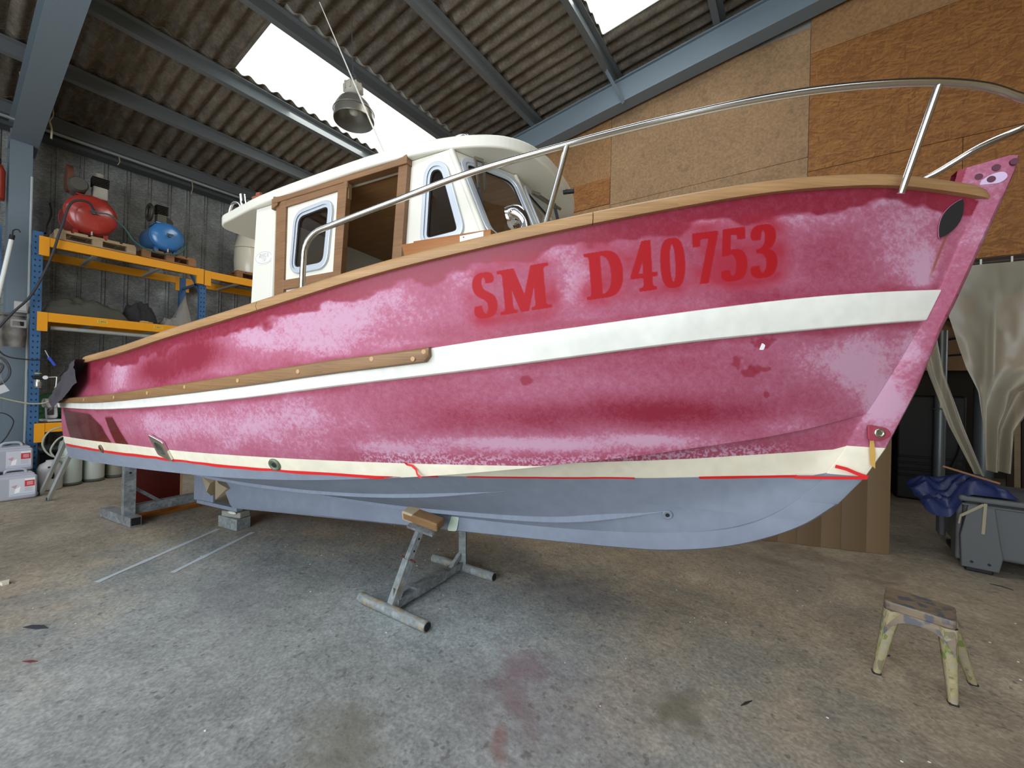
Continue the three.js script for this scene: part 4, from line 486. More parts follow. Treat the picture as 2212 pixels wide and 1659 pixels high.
{ const t = thing('boat_stand', 'square tube steel boat stand under the stern', 'boat stand', [-5.5, 0, -1.5]); const L = (x, y, z) => [x + 5.5, y, z + 1.5];
  mesh('foot_tube', [bar(L(-5.98, 0.05, -1.09), L(-5.34, 0.05, -1.19), 0.09, 0.09)], M.galvTube, t); mesh('tube_bore', [bar(L(-5.345, 0.05, -1.189), L(-5.337, 0.05, -1.19), 0.074, 0.074)], M.black, t);
  mesh('post', [bar(L(-5.50, 0.05, -1.165), L(-5.50, 0.668, -1.165), 0.09, 0.09, [1, 0, 0])], M.galvTube, t); for (const y of [0.52, 0.62]) mesh('pin_hole', [rod(L(-5.456, y, -1.165), L(-5.453, y, -1.165), 0.011, 10)], M.black, t);
  mesh('cross_bar', [bar(L(-5.53, 0.13, -1.18), L(-5.72, 0.13, -2.75), 0.08, 0.09)], M.galvTube, t); mesh('brace', [bar(L(-5.51, 0.36, -1.2), L(-5.55, 0.15, -1.44), 0.015, 0.03)], M.galvTube, t); mesh('head_plate', [bx(0.16, 0.012, 0.12, ...L(-5.50, 0.674, -1.165))], M.galvTube, t);
  mesh('foot_tube', [bar(L(-6.02, 0.05, -2.70), L(-5.4, 0.05, -2.78), 0.09, 0.09)], M.galvTube, t); mesh('post', [bar(L(-5.72, 0.05, -2.74), L(-5.72, 0.62, -2.74), 0.09, 0.09, [1, 0, 0])], M.galvTube, t); }
{ const t = thing('keel_block', 'dusty grey block under the after end of the keel', 'block', [-4.62, 0, -1.78], 10 * R); mesh('block', [rbx(0.30, 0.11, 0.14, 0.006, 0, 0.055, 0)], M.dusty, t); mesh('shim', [rbx(0.26, 0.055, 0.11, 0.01, 0.02, 0.138, 0, 0, 0.1, 0.02)], std(0x8f8f86, 0.85), t); mesh('paint_crust', [xf(new THREE.IcosahedronGeometry(0.035, 2).scale(1.8, 0.4, 0.5), 0.06, 0.165, 0.06)], std(0xd4d6cc, 0.9), t); }
{ const t = thing('cabinet_door', 'dark mahogany door panel standing on edge behind the stern stand', 'panel', [-5.9, 0, -1.45]); mesh('panel', [xf(bx(0.02, 0.60, 0.46, 0, 0.33, 0), 0, 0, -0.02, 0, 0, 0.02)], std(0x4a130c, 0.35), t); for (const z of [0.218, -0.255]) mesh('edge_strip', [bx(0.03, 0.60, 0.018, 0.004, 0.33, z)], std(0xb59a72, 0.6), t); }
{ const t = thing('plank', 'short brown plank lying flat behind the stern stand', 'plank', [-5.72, 0, -1.5], 0.15); mesh('plank_board', [rbx(0.26, 0.035, 0.62, 0.004, 0, 0.0175, 0)], M.varnish, t); }
{ const t = thing('folding_trestle', 'pair of splayed aluminium legs under the stern corner', 'trestle', [-7.25, 0, -0.85]); const L = (x, y, z) => [x + 7.25, y, z + 0.85]; M.aluRail = std(0xc2cac8, 0.35, 0.6);
  for (const [a, b] of [[[-7.17, 0.02, -0.82], [-6.02, 1.02, -0.93]], [[-7.56, 0.02, -0.80], [-6.14, 1.12, -0.90]]]) { mesh('leg', [bar(L(...a), L(...b), 0.03, 0.05)], M.aluRail, t); mesh('rubber_foot', [rbx(0.05, 0.04, 0.04, 0.008, ...L(a[0] - 0.012, 0.02, a[2]))], M.rubber, t); } mesh('top_bar', [bar(L(-6.02, 1.0, -0.93), L(-6.14, 1.1, -0.90), 0.03, 0.04)], M.aluRail, t); }
// ---------------------------------------------------------------- stool
{ const t = thing('stool', 'small paint stained plastic stool standing on the concrete', 'stool', [0.535, 0, -3.03], 0.10);
  M.stool = std(0xffffff, 0.7, 0, { map: tex(256, 256, (u, v) => { const a = smooth(0.52, 0.6, fbm(u * 7, v * 7, 4, 7, 3)), b = smooth(0.62, 0.68, fbm(u * 9, v * 9, 3, 9, 13)), g = smooth(0.66, 0.7, fbm(u * 6, v * 6, 3, 6, 33)); let c = mix3([176, 166, 124], [146, 134, 98], fbm(u * 20, v * 20, 3, 20, 5)); c = mix3(c, [150, 146, 138], a * 0.5); c = mix3(c, [104, 96, 70], b * 0.6); return mix3(c, [104, 122, 48], g * 0.8); }, true, 0.35) });
  M.stoolTop = std(0xffffff, 0.6, 0, { map: tex(256, 256, (u, v) => { const n = fbm(u * 5, v * 14, 4, 5, 3); let c = mix3([104, 90, 74], [144, 128, 106], n); return mix3(c, [78, 82, 92], smooth(0.5, 0.62, fbm(u * 6, v * 6, 4, 6, 17)) * 0.85); }, true, 0.3) });
  const P = [[-0.155, 0.095], [0.125, 0.165], [0.165, -0.11], [-0.10, -0.175]], T = [[-0.135, 0.115], [0.095, 0.18], [0.13, -0.02], [-0.085, -0.085]];
  const top = [[-0.145, 0.125], [0.085, 0.205], [0.14, 0.02], [-0.095, -0.075]].map(q => [q[0], -q[1]]);
  const s = mesh('seat', [ext(shape(rpoly(top, 0.02)), 0.03, 0.008).rotateX(-Math.PI / 2).translate(0, 0.385, 0)], M.stoolTop, t);
  const tc = top.map(q => [q[0], 0.39, -q[1]]);
  mesh('skirt', [0, 1, 2, 3].map(i => { const a = tc[i], b = tc[(i + 1) % 4]; return grid(10, 4, (u, v) => { const dz = 0.045 + 0.10 * Math.pow(Math.abs(2 * u - 1), 3); return [lerp(a[0], b[0], u) * (1 + 0.06 * v), 0.39 - v * dz, lerp(a[2], b[2], u) * (1 + 0.06 * v)]; }); }), M.stoolTop, t);
  const feet = [[-0.165, 0.07], [0.10, 0.16], [0.255, -0.09], [-0.075, -0.165]];
  feet.forEach((f, i) => { const a = tc[i], hx = 0.028; const lg = grid(12, 10, (u, v) => { const an = u * 2 * Math.PI, r = lerp(0.034, 0.017, v), c = Math.cos(an), n = Math.sin(an), q = Math.pow(Math.abs(c) ** 4 + Math.abs(n) ** 4, -0.25) * r; return [lerp(a[0] * 0.80, f[0], v) + q * c, lerp(0.38, 0.004, v), lerp(a[2] * 0.80 + 0.013, f[1], v) + q * n]; }); mesh('leg', [lg], M.stool, t); mesh('foot_tip', [rbx(0.036, 0.012, 0.036, 0.004, f[0], 0.006, f[1])], M.rubber, t); }); }
// ---------------------------------------------------------------- storage racks along the left wall
M.orange = std(0xe79b12, 0.45); M.blue = std(0x38628e, 0.5); M.slot = std(0x14202c, 0.8);
M.pallet = std(0xffffff, 0.85, 0, { map: woodT(61, [128, 108, 82], [188, 168, 134]) }); M.pallet2 = std(0xffffff, 0.85, 0, { map: woodT(67, [112, 76, 48], [170, 124, 84]) });
M.tube = std(0xb9bdb8, 0.5, 0.2);
const FX = -8.08, BXX = -9.02;
function upright(parent, x, z, h, front) { const u = mesh('upright', [bx(0.012, h, 0.09, x + 0.03, h / 2, z), bx(0.06, h, 0.006, x, h / 2, z - 0.042), bx(0.06, h, 0.006, x, h / 2, z + 0.042), bx(0.13, 0.008, 0.13, x, 0.004, z)], M.blue, parent); if (front) { const l = []; for (let y = 0.25; y < h - 0.05; y += 0.075) for (const dz of [-0.02, 0.02]) l.push(bx(0.003, 0.022, 0.012, x + 0.0368, y, z + dz, dz > 0 ? 0.3 : -0.3)); const s = mesh('slot_row', l, M.slot, u); s.userData.kind = 'stuff'; } return u; }
function beamPair(parent, z0, z1, top, deck, h = 0.12) {
  for (const x of [FX + 0.055, BXX]) {
    const b = mesh('load_beam', [rbx(0.05, h, Math.abs(z1 - z0) - 0.1, 0.006, x, top - h / 2, (z0 + z1) / 2), bx(0.03, 0.03, Math.abs(z1 - z0) - 0.1, x - 0.02, top - 0.015, (z0 + z1) / 2)], M.orange, parent);
    for (const z of [z0 - 0.07, z1 + 0.07]) mesh('beam_connector', [rbx(0.055, 0.245, 0.055, 0.004, x, top - 0.1225, z), bx(0.006, 0.245, 0.09, x + 0.028, top - 0.1225, z + (z > (z0 + z1) / 2 ? 0.02 : -0.02))], M.orange, b);
  }
  if (deck) for (const f of [0.3, 0.7]) mesh('cross_tie', [bx(0.92, 0.03, 0.04, (FX + BXX) / 2, top - 0.10, lerp(z0, z1, f))], M.tube, parent);
}
const Z1 = -0.765, Z2 = -2.545, Z3 = -4.33;
const rack = thing('pallet_rack', 'pallet rack with blue uprights and orange beams behind the stern', 'rack', [0, 0, 0]);
for (const [z, h] of [[Z1, 3.32], [Z2, 3.25], [Z3, 3.25]]) { upright(rack, FX, z, h, z > -3); upright(rack, BXX, z, h, false); for (let y = 0.3; y < 2.9; y += 0.85) mesh('frame_brace', [bar([FX - 0.02, y, z], [BXX + 0.02, y + 0.75, z], 0.025, 0.04)], M.blue, rack); mesh('frame_tie', [bar([FX - 0.02, 3.05, z], [BXX + 0.02, 3.05, z], 0.025, 0.04)], M.blue, rack); }
beamPair(rack, Z1, Z2, 3.26, true); beamPair(rack, Z2, Z3, 3.25, true); beamPair(rack, Z1, Z2, 2.285, true); beamPair(rack, Z2, Z3, 2.285, true); beamPair(rack, Z1, Z2, 0.845, true); beamPair(rack, Z2, Z3, 0.845, true);
mesh('shelf_panel', [bx(0.86, 0.02, 1.66, -8.55, 2.255, -1.655)], std(0x8b8478, 0.85), rack); mesh('shelf_panel', [bx(0.86, 0.02, 1.66, -8.55, 0.815, -1.655)], std(0x6f5c46, 0.85), rack); mesh('shelf_panel', [bx(0.86, 0.02, 1.66, -8.55, 2.255, -3.44)], std(0x8b8478, 0.85), rack);
mesh('edge_tube', [rod([-8.12, 2.10, -0.9], [-8.12, 2.10, -2.5], 0.028, 12)], M.tube, rack);
{ for (const [txt, z] of [['C402', -1.37], ['C401', -1.98]]) { const c = document.createElement('canvas'); c.width = 256; c.height = 96; const g = c.getContext('2d'); g.fillStyle = '#d9b63c'; g.fillRect(0, 0, 256, 96); g.fillStyle = '#3a3520'; g.font = 'bold 76px monospace'; g.textAlign = 'center'; g.fillText(txt, 128, 74); const t = new THREE.CanvasTexture(c); t.colorSpace = THREE.SRGBColorSpace; mesh('bay_label', new THREE.PlaneGeometry(0.11, 0.042).rotateY(Math.PI / 2).translate(FX + 0.0815, 2.235, z), std(0xffffff, 0.7, 0, { map: t }), rack, true); } }
const rack2 = thing('pallet_rack', 'blue rack upright with orange beam end cut by the left picture edge', 'rack', [0, 0, 0]); upright(rack2, FX, -0.43, 3.3, true); beamPair(rack2, 1.4, -0.43, 3.24, false); upright(rack2, FX, 1.4, 3.3, false);
// pallets
function pallet(label, x, y, z, w, d, mat, ry = 0) { const t = thing('pallet', label, 'pallet', [x, y, z], ry); const n = 5; for (let i = 0; i < n; i++) mesh('deck_board', [bx(d, 0.02, w / n - 0.03, 0, 0.125, (i - (n - 1) / 2) * w / n)], mat, t); for (const xx of [-d / 2 + 0.045, 0, d / 2 - 0.045]) { mesh('stringer_board', [bx(0.09, 0.02, w, xx, 0.105, 0)], mat, t); mesh('bottom_board', [bx(0.09, 0.018, w, xx, 0.009, 0)], mat, t); for (const zz of [-w / 2 + 0.05, 0, w / 2 - 0.05]) mesh('pallet_block', [bx(0.09, 0.078, 0.1, xx, 0.057, zz)], mat, t); } return t; }
pallet('pale wooden pallet under the red compressor', -8.36, 3.262, -1.30, 0.80, 0.74, M.pallet); pallet('brown wooden pallet under the blue compressor', -8.34, 3.262, -2.10, 0.66, 0.70, M.pallet2);
pallet('dark wooden pallet under the white tank', -8.45, 3.262, -3.4, 0.7, 0.7, M.pallet2);
// compressors: tank axis runs from the wall towards the room
function compressor(label, color, x, y, z, r, L, ry) {
  const t = thing('air_compressor', label, 'compressor', [x, y, z], ry), m = phys(color, 0.3, { clearcoat: 0.6, clearcoatRoughness: 0.15 });
  const prof = []; for (let i = 0; i <= 12; i++) { const a = i / 12 * Math.PI / 2; prof.push([Math.max(0.001, r * Math.sin(a)), -L / 2 - r * 0.42 * Math.cos(a)]); } for (let i = 0; i <= 12; i++) { const a = (1 - i / 12) * Math.PI / 2; prof.push([Math.max(0.001, r * Math.sin(a)), L / 2 + r * 0.42 * Math.cos(a)]); }
  const cy = r + 0.06, tk = mesh('tank', [lathe(prof, 0, 0, 0, 0, 0, -Math.PI / 2).translate(0, cy, 0)], m, t);
  for (const s of [-1, 1]) { mesh('weld_band', [xf(new THREE.TorusGeometry(r * 1.002, 0.004, 6, 40), s * L / 2, cy, 0, 0, Math.PI / 2, 0)], m, tk); for (const q of [-1, 1]) mesh('foot', [bx(0.06, 0.10, 0.05, s * L * 0.38, 0.05, q * r * 0.55)], m, t); }
  mesh('drain_valve', [rod([L / 2 + 0.05, cy - r * 0.9, 0], [L / 2 + 0.05, cy - r * 0.9 - 0.05, 0], 0.012, 8)], std(0xb9b4a8, 0.4, 0.7), t);
  mesh('outlet_valve', [rod([L / 2 + r * 0.4, cy, 0], [L / 2 + r * 0.4 + 0.05, cy, 0], 0.02, 10), bx(0.02, 0.02, 0.08, L / 2 + r * 0.4 + 0.045, cy + 0.02, 0)], std(0x4a5a60, 0.5, 0.5), t);
  const base = cy + r; mesh('top_plate', [bx(L * 0.8, 0.015, r * 1.1, -0.02, base + 0.005, 0)], m, t);
  return { t, cy, base, L, r };
}
{ const c = compressor('red air compressor tank on a pallet on top of the rack', 0xae382e, -8.42, 3.40, -1.27, 0.27, 0.5, -0.03); const t = c.t;
  const mo = mesh('motor', [xf(new THREE.CylinderGeometry(0.10, 0.10, 0.28, 20), 0.05, c.base + 0.13, 0.13, 0, 0, Math.PI / 2)], std(0x6f6a60, 0.6, 0.3), t); mesh('motor_cap', [xf(new THREE.CylinderGeometry(0.105, 0.085, 0.05, 20), 0.21, c.base + 0.13, 0.13, 0, 0, Math.PI / 2)], std(0x57534c, 0.6), mo);
  const pu = mesh('pump_block', [rbx(0.16, 0.18, 0.16, 0.02, 0.05, c.base + 0.11, -0.10)], std(0xb0ada0, 0.6), t); for (let i = 0; i < 6; i++) mesh('cooling_fin', [rbx(0.17, 0.010, 0.18, 0.004, 0.05, c.base + 0.215 + i * 0.022, -0.10)], std(0x3a3732, 0.6, 0.4), pu); mesh('air_filter', [cyl(0.05, 0.05, 0.06, 0.05, c.base + 0.37, -0.10)], std(0x9a9686, 0.6), pu); mesh('belt_guard', [xf(new THREE.CylinderGeometry(0.19, 0.19, 0.06, 28), -0.04, c.base + 0.24, 0.20, Math.PI / 2, 0, 0)], std(0x6a4030, 0.7), t); }
{ const c = compressor('blue air compressor tank on a pallet on top of the rack', 0x3c7cb8, -8.40, 3.40, -2.09, 0.215, 0.5, 0.02); const t = c.t;
  const pu = mesh('pump_block', [rbx(0.14, 0.14, 0.13, 0.02, 0.06, c.base + 0.09, 0.03)], std(0x5a584c, 0.6, 0.3), t); for (let i = 0; i < 6; i++) mesh('cooling_fin', [rbx(0.15, 0.010, 0.15, 0.004, 0.06, c.base + 0.17 + i * 0.024, 0.03)], std(0x33322c, 0.5, 0.4), pu); mesh('flywheel', [xf(new THREE.TorusGeometry(0.12, 0.022, 10, 28), 0.05, c.base + 0.16, 0.17, 0, 0, 0)], std(0x4d4a40, 0.5, 0.5), t); mesh('motor', [xf(new THREE.CylinderGeometry(0.075, 0.075, 0.2, 18), -0.10, c.base + 0.09, -0.07, 0, 0, Math.PI / 2)], std(0x4c4a44, 0.6, 0.3), t); mesh('maker_plate', [xf(new THREE.CylinderGeometry(0.028, 0.028, 0.004, 16), 0.30, c.cy + 0.12, -0.02, 0, 0, -1.25)], std(0xb09a72, 0.5, 0.5), t); }
// hoses
const hose = (name, label, pts, r, col, n = 80) => tag(mesh(name, [pipe(pts, r, n, 8)], std(col, 0.6)), label, 'hose');
hose('air_hose', 'dark hose hanging from the red compressor down past the rack', [[-8.02, 3.76, -1.26], [-7.97, 3.84, -1.20], [-7.96, 3.80, -1.06], [-7.94, 3.40, -0.95], [-7.95, 2.95, -0.86], [-7.95, 2.45, -0.70], [-7.94, 2.25, -0.58], [-7.98, 1.95, -0.42]], 0.014, 0x35383c);
hose('air_hose', 'green hose looping from the red compressor to the blue compressor', [[-8.02, 3.74, -1.29], [-7.96, 3.74, -1.40], [-7.95, 3.62, -1.55], [-7.95, 3.44, -1.68], [-7.94, 3.36, -1.85], [-7.93, 3.36, -2.05], [-7.95, 3.42, -2.20], [-7.97, 3.55, -2.28], [-8.05, 3.62, -2.31]], 0.011, 0x2c5a58);
hose('air_hose', 'black cable running along the wall behind the red compressor', [[-8.9, 3.95, -0.95], [-8.6, 3.72, -0.93], [-8.4, 3.5, -0.87], [-8.0, 3.30, -0.82]], 0.012, 0x2a2a2c, 30);
// white tank behind the wheelhouse
{ const t = thing('plastic_tank', 'cream plastic tank standing on the rack behind the wheelhouse', 'tank', [-8.42, 3.40, -3.42]); mesh('tank_body', [lathe([[0.001, 0], [0.24, 0], [0.27, 0.03], [0.285, 0.25], [0.28, 0.47], [0.285, 0.48], [0.27, 0.55], [0.22, 0.74], [0.12, 0.88], [0.001, 0.91]], 0, 0, 0)], phys(0xd9d2bc, 0.3, { clearcoat: 0.4 }), t); mesh('seam_band', [xf(new THREE.TorusGeometry(0.283, 0.005, 6, 48), 0, 0.475, 0, Math.PI / 2, 0, 0)], std(0xa49d88, 0.5), t); }
// folded cloths on the middle shelf
function cloth(label, x, y, z, w, d, h, col, k, peak) { const g = grid(34, 24, (u, v) => { const a = u * 2 - 1, b = v * 2 - 1, e = Math.pow(Math.max(0, 1 - Math.pow(Math.abs(a), 3)), 0.5) * Math.pow(Math.max(0, 1 - Math.pow(Math.abs(b), 4)), 0.5), f = fbm(u * 5 + k, v * 9, 4, 0, k), pk = peak ? Math.max(0, 1 - Math.hypot(a - peak[0], (b - peak[1]) * 0.8) * 1.1) * peak[2] : 0; return [x + b * d / 2 * (0.9 + 0.15 * f), y + 0.004 + e * (h * (0.55 + 0.9 * (f - 0.3)) + pk) + 0.02 * Math.abs(Math.sin(v * 20 + f * 9)) * e, z - a * w / 2 * (0.92 + 0.12 * vn(v * 6, k))]; }); const m = mesh('folded_tarpaulin', [g, grid(1, 1, (u, v) => [x + (v - 0.5) * d * 0.8, y + 0.004, z + (u - 0.5) * w * 0.8])], std(col, 0.85)); return tag(m, label, 'tarpaulin'); }
cloth('olive tarpaulin folded flat on the middle shelf of the rack', -8.35, 2.286, -1.24, 0.84, 0.5, 0.28, 0x45463c, 4); cloth('black cloth bundle on the middle shelf beside the grey canvas', -8.45, 2.286, -1.84, 0.40, 0.45, 0.34, 0x262527, 9); cloth('grey canvas heaped up against the middle rack upright', -8.28, 2.286, -2.265, 0.40, 0.4, 0.14, 0x817d76, 14, [0.7, 0.0, 0.55]);
{ const t = thing('glove', 'yellow work glove on the middle rack shelf', 'glove', [-8.06, 2.286, -1.83], 0.3); mesh('palm', [rbx(0.07, 0.03, 0.09, 0.012, 0, 0.015, 0)], std(0xc8a25a, 0.9), t); for (let i = 0; i < 4; i++) mesh('finger', [rbx(0.018, 0.02, 0.06, 0.008, -0.026 + i * 0.018, 0.012, -0.07, 0, 0.1 * (i - 1.5), 0)], std(0xc8a25a, 0.9), t); }
{ const t = thing('wooden_crate', 'brown wooden crate on the rack beside the wheelhouse wall', 'crate', [-8.4, 2.286, -3.1]); for (let i = 0; i < 3; i++) for (const x of [-0.17, 0.17]) mesh('crate_board', [bx(0.016, 0.075, 0.45, x, 0.045 + i * 0.085, 0)], M.pallet2, t); for (let i = 0; i < 3; i++) for (const z of [-0.22, 0.22]) mesh('crate_board', [bx(0.34, 0.075, 0.016, 0, 0.045 + i * 0.085, z)], M.pallet2, t); mesh('crate_floor', [bx(0.34, 0.012, 0.44, 0, 0.006, 0)], M.pallet2, t); }
// ---------------------------------------------------------------- on and below the low shelf
{ const t = thing('bench_sander', 'white bench power tool on the low rack shelf', 'power tool', [-8.28, 0.846, -0.95], 0.2); const w = std(0xc9c9cb, 0.5), k = std(0x3a3638, 0.6); mesh('tool_base', [rbx(0.26, 0.03, 0.16, 0.01, 0, 0.015, 0)], w, t); mesh('tool_body', [rbx(0.14, 0.20, 0.09, 0.03, -0.01, 0.13, 0.0, 0, 0, 0.2)], w, t); mesh('tool_head', [xf(new THREE.CylinderGeometry(0.06, 0.06, 0.13, 20), 0.02, 0.25, 0.02, Math.PI / 2, 0, 0), rbx(0.1, 0.07, 0.10, 0.02, 0.03, 0.22, 0.02)], w, t); mesh('vent_panel', [bx(0.10, 0.03, 0.07, 0.03, 0.30, 0.0)], k, t); mesh('dark_insert', [rbx(0.06, 0.08, 0.05, 0.01, 0.06, 0.13, 0.03)], k, t); }
for (const [i, y, z, l] of [[0, 0.846, -1.14, 'lower'], [1, 0.956, -1.15, 'upper']]) { const t = thing('paper_box', `${l} of two small white boxes stacked beside the bench tool`, 'box', [-8.2, y, z]); mesh('box_body', [rbx(0.16, 0.10, 0.15, 0.006, 0, 0.05, 0)], std(0xe6e7e6, 0.7), t); mesh('box_lid', [rbx(0.166, 0.025, 0.156, 0.005, 0, 0.095, 0)], std(0xf0f0ee, 0.7), t); }
{ const t = thing('green_sack', 'crumpled green sack on the low shelf behind the bench tool', 'sack', [-8.66, 0.846, -1.04]); const g = new THREE.IcosahedronGeometry(0.2, 4), p = g.attributes.position; for (let i = 0; i < p.count; i++) { const v = V(p.getX(i), p.getY(i), p.getZ(i)), f = 0.8 + 0.5 * fbm(v.x * 14 + 5, v.y * 14 + v.z * 9, 3, 0, 6); v.multiplyScalar(f); p.setXYZ(i, v.x, Math.max(-0.16, v.y), v.z * 1.2); } g.computeVertexNormals(); mesh('sack_body', [g.translate(0, 0.16, 0)], std(0x1f4a26, 0.7), t); }
function jerrycan(label, x, y, z, ry) {
  const t = thing('jerrycan', label, 'jerrycan', [x, y, z], ry), pl = phys(0xc2c6d2, 0.35, { transmission: 0.25, thickness: 0 });
  mesh('body', [rbx(0.24, 0.28, 0.34, 0.03, 0, 0.14, 0, 0, 0, 0, 4), rbx(0.20, 0.03, 0.30, 0.014, 0, 0.285, 0)], pl, t); mesh('carry_handle', [pipe([[0, 0.28, -0.10], [0, 0.335, -0.08], [0, 0.345, 0.0], [0, 0.335, 0.06], [0, 0.28, 0.08]], 0.014, 24, 8)], pl, t); mesh('cap', [cyl(0.035, 0.035, 0.03, 0, 0.315, 0.12)], std(0x3a3434, 0.6), t);
  const c = document.createElement('canvas'); c.width = 256; c.height = 256; const g = c.getContext('2d'); g.fillStyle = '#cfd2da'; g.fillRect(0, 0, 256, 256); g.fillStyle = '#eceef2'; g.fillRect(150, 10, 100, 26); g.fillStyle = '#c63a44'; g.fillRect(150, 40, 100, 90); g.fillStyle = '#f2dcdc'; for (let i = 0; i < 3; i++) g.fillRect(172, 62 + i * 18, 60, 7); g.fillStyle = '#7fa8d8'; g.fillRect(10, 232, 240, 6); g.fillStyle = '#b0aab0'; for (let i = 0; i < 4; i++) g.fillRect(150, 145 + i * 16, 80, 6); g.fillStyle = '#c89aa4'; g.beginPath(); g.moveTo(20, 110); g.lineTo(80, 90); g.lineTo(60, 150); g.fill(); g.fillStyle = '#fafafa'; g.beginPath(); g.moveTo(60, 150); g.lineTo(110, 120); g.lineTo(100, 210); g.lineTo(50, 215); g.fill(); const tx = new THREE.CanvasTexture(c); tx.colorSpace = THREE.SRGBColorSpace;
  mesh('label_sheet', new THREE.PlaneGeometry(0.2, 0.2).rotateY(Math.PI / 2).translate(0.1215, 0.15, -0.05), std(0xffffff, 0.6, 0, { map: tx }), t, true); return t;
}
jerrycan('white plastic jerrycan with red label on the floor at the left edge', -7.58, 0, -0.585, 0.06); 
{ const t = thing('timber_block', 'dark timber block under the rear jerrycan', 'block', [-7.86, 0, -0.57]); mesh('block', [rbx(0.24, 0.29, 0.36, 0.008, 0, 0.145, 0)], std(0x3a2a22, 0.85), t); }
jerrycan('white plastic jerrycan raised on a dark block behind the front one', -7.86, 0.29, -0.57, 0.1);
{ const t = thing('jerrycan', 'grey white canister with a dark handle beside the ladder foot', 'canister', [-7.86, 0, -0.90], 0.1); mesh('body', [lathe([[0.001, 0], [0.10, 0], [0.115, 0.02], [0.115, 0.27], [0.09, 0.33], [0.04, 0.36], [0.035, 0.38], [0.001, 0.38]])], std(0xb4b4b2, 0.5), t); mesh('carry_handle', [pipe([[0.09, 0.30, 0.03], [0.14, 0.30, 0.02], [0.14, 0.2, 0], [0.115, 0.16, 0]], 0.012, 20)], M.rubber, t); }
for (const [x, z, r, h, c, l] of [[-8.02, -1.10, 0.115, 0.62, 0xb2bdb4, 'largest pale green gas bottle under the stern, nearest the ladder'], [-8.1, -1.34, 0.11, 0.60, 0xb8bfb6, 'middle of three pale gas bottles under the stern'], [-8.2, -1.58, 0.105, 0.58, 0x8f8e80, 'duller gas bottle under the stern, nearest the square post']]) { const t = thing('gas_bottle', l, 'gas bottle', [x, 0, z], 0, 'gas bottles under the rack'); mesh('cylinder', [lathe([[0.001, 0.02], [r * 0.9, 0.02], [r, 0.05], [r, h - 0.1], [r * 0.85, h - 0.03], [r * 0.4, h], [0.001, h]])], std(c, 0.45, 0.1), t); mesh('foot_ring', [xf(new THREE.TorusGeometry(r * 0.95, 0.014, 8, 32), 0, 0.016, 0, Math.PI / 2, 0, 0)], std(0x4a4c48, 0.7), t); mesh('valve', [cyl(0.02, 0.025, 0.07, 0, h + 0.03, 0), xf(new THREE.TorusGeometry(0.05, 0.008, 6, 20), 0, h + 0.05, 0, Math.PI / 2, 0, 0)], std(0x8a8a80, 0.4, 0.7), t); }
{ const t = thing('dark_crate', 'black plastic crate stowed under the low shelf', 'crate', [-8.55, 0, -1.1]); mesh('crate_body', [rbx(0.5, 0.42, 0.5, 0.02, 0, 0.21, 0)], std(0x17191b, 0.7), t); mesh('rim', [rbx(0.53, 0.035, 0.53, 0.01, 0, 0.43, 0)], std(0x22262a, 0.6), t); mesh('grey_lid', [rbx(0.5, 0.03, 0.48, 0.01, 0, 0.46, 0)], std(0x6a6e70, 0.7), t); }
hose('air_hose', 'pale coiled hose hanging below the low orange beam', [[-7.86, 0.72, -1.20], [-7.86, 0.80, -1.08], [-7.855, 0.76, -0.90], [-7.855, 0.60, -0.83], [-7.855, 0.44, -0.90], [-7.855, 0.40, -1.02], [-7.855, 0.48, -1.14], [-7.855, 0.68, -1.10], [-7.85, 0.66, -0.98], [-7.85, 0.50, -0.90], [-7.85, 0.42, -0.93]], 0.010, 0xa9aca2, 140);
// ---------------------------------------------------------------- things hung on the post at the far left
{ const t = thing('welding_helmet', 'dusty grey welding helmet hanging on the steel post', 'helmet', [-8.24, 1.80, -0.60], 0.05); const hm = std(0xffffff, 0.7, 0, { map: tex(128, 128, (u, v) => { const q = 150 + 70 * (fbm(u * 6, v * 6, 4, 6, 3) - 0.4); return [q, q * 0.97, q * 0.93]; }, true, 0.4) });
  mesh('shell', [grid(24, 20, (u, v) => { const a = (u - 0.5) * Math.PI * 1.15, r = 0.125 * (1 - 0.10 * Math.pow(v * 2 - 1, 2)) * (v < 0.2 ? 0.86 + 0.7 * v : 1); return [Math.cos(a) * r * 1.1 - 0.06, 0.44 * (1 - v) * (1 - 0.04 * Math.cos(a)) + (v > 0.9 ? 0.02 : 0), -Math.sin(a) * r * 0.95]; }), ], hm, t); mesh('crown', [xf(new THREE.SphereGeometry(0.125, 20, 8, 0, Math.PI * 2, 0, Math.PI / 2).scale(1, 0.35, 0.95), -0.055, 0.42, 0)], hm, t);
  const vf = mesh('visor_frame', [ext(shape(rpoly([[-0.065, -0.05], [0.065, -0.05], [0.065, 0.05], [-0.065, 0.05]], 0.01), [rpoly([[-0.05, -0.03], [0.05, -0.03], [0.05, 0.03], [-0.05, 0.03]], 0.006)]), 0.02, 0.003).rotateY(Math.PI / 2).translate(0.055, 0.32, -0.03)], std(0xb4b2ae, 0.6), t); mesh('dark_glass', [bx(0.006, 0.065, 0.105, 0.06, 0.32, -0.03)], M.black, vf); }
{ const t = thing('switch_box', 'small white switch box above the welding helmet', 'switch box', [-8.54, 2.30, -0.68]); mesh('box_body', [rbx(0.06, 0.15, 0.12, 0.01, 0, 0.07, 0)], std(0xc9c9c2, 0.6), t); mesh('cover', [rbx(0.012, 0.11, 0.09, 0.004, 0.032, 0.075, 0)], std(0xdcdcd6, 0.6), t); }
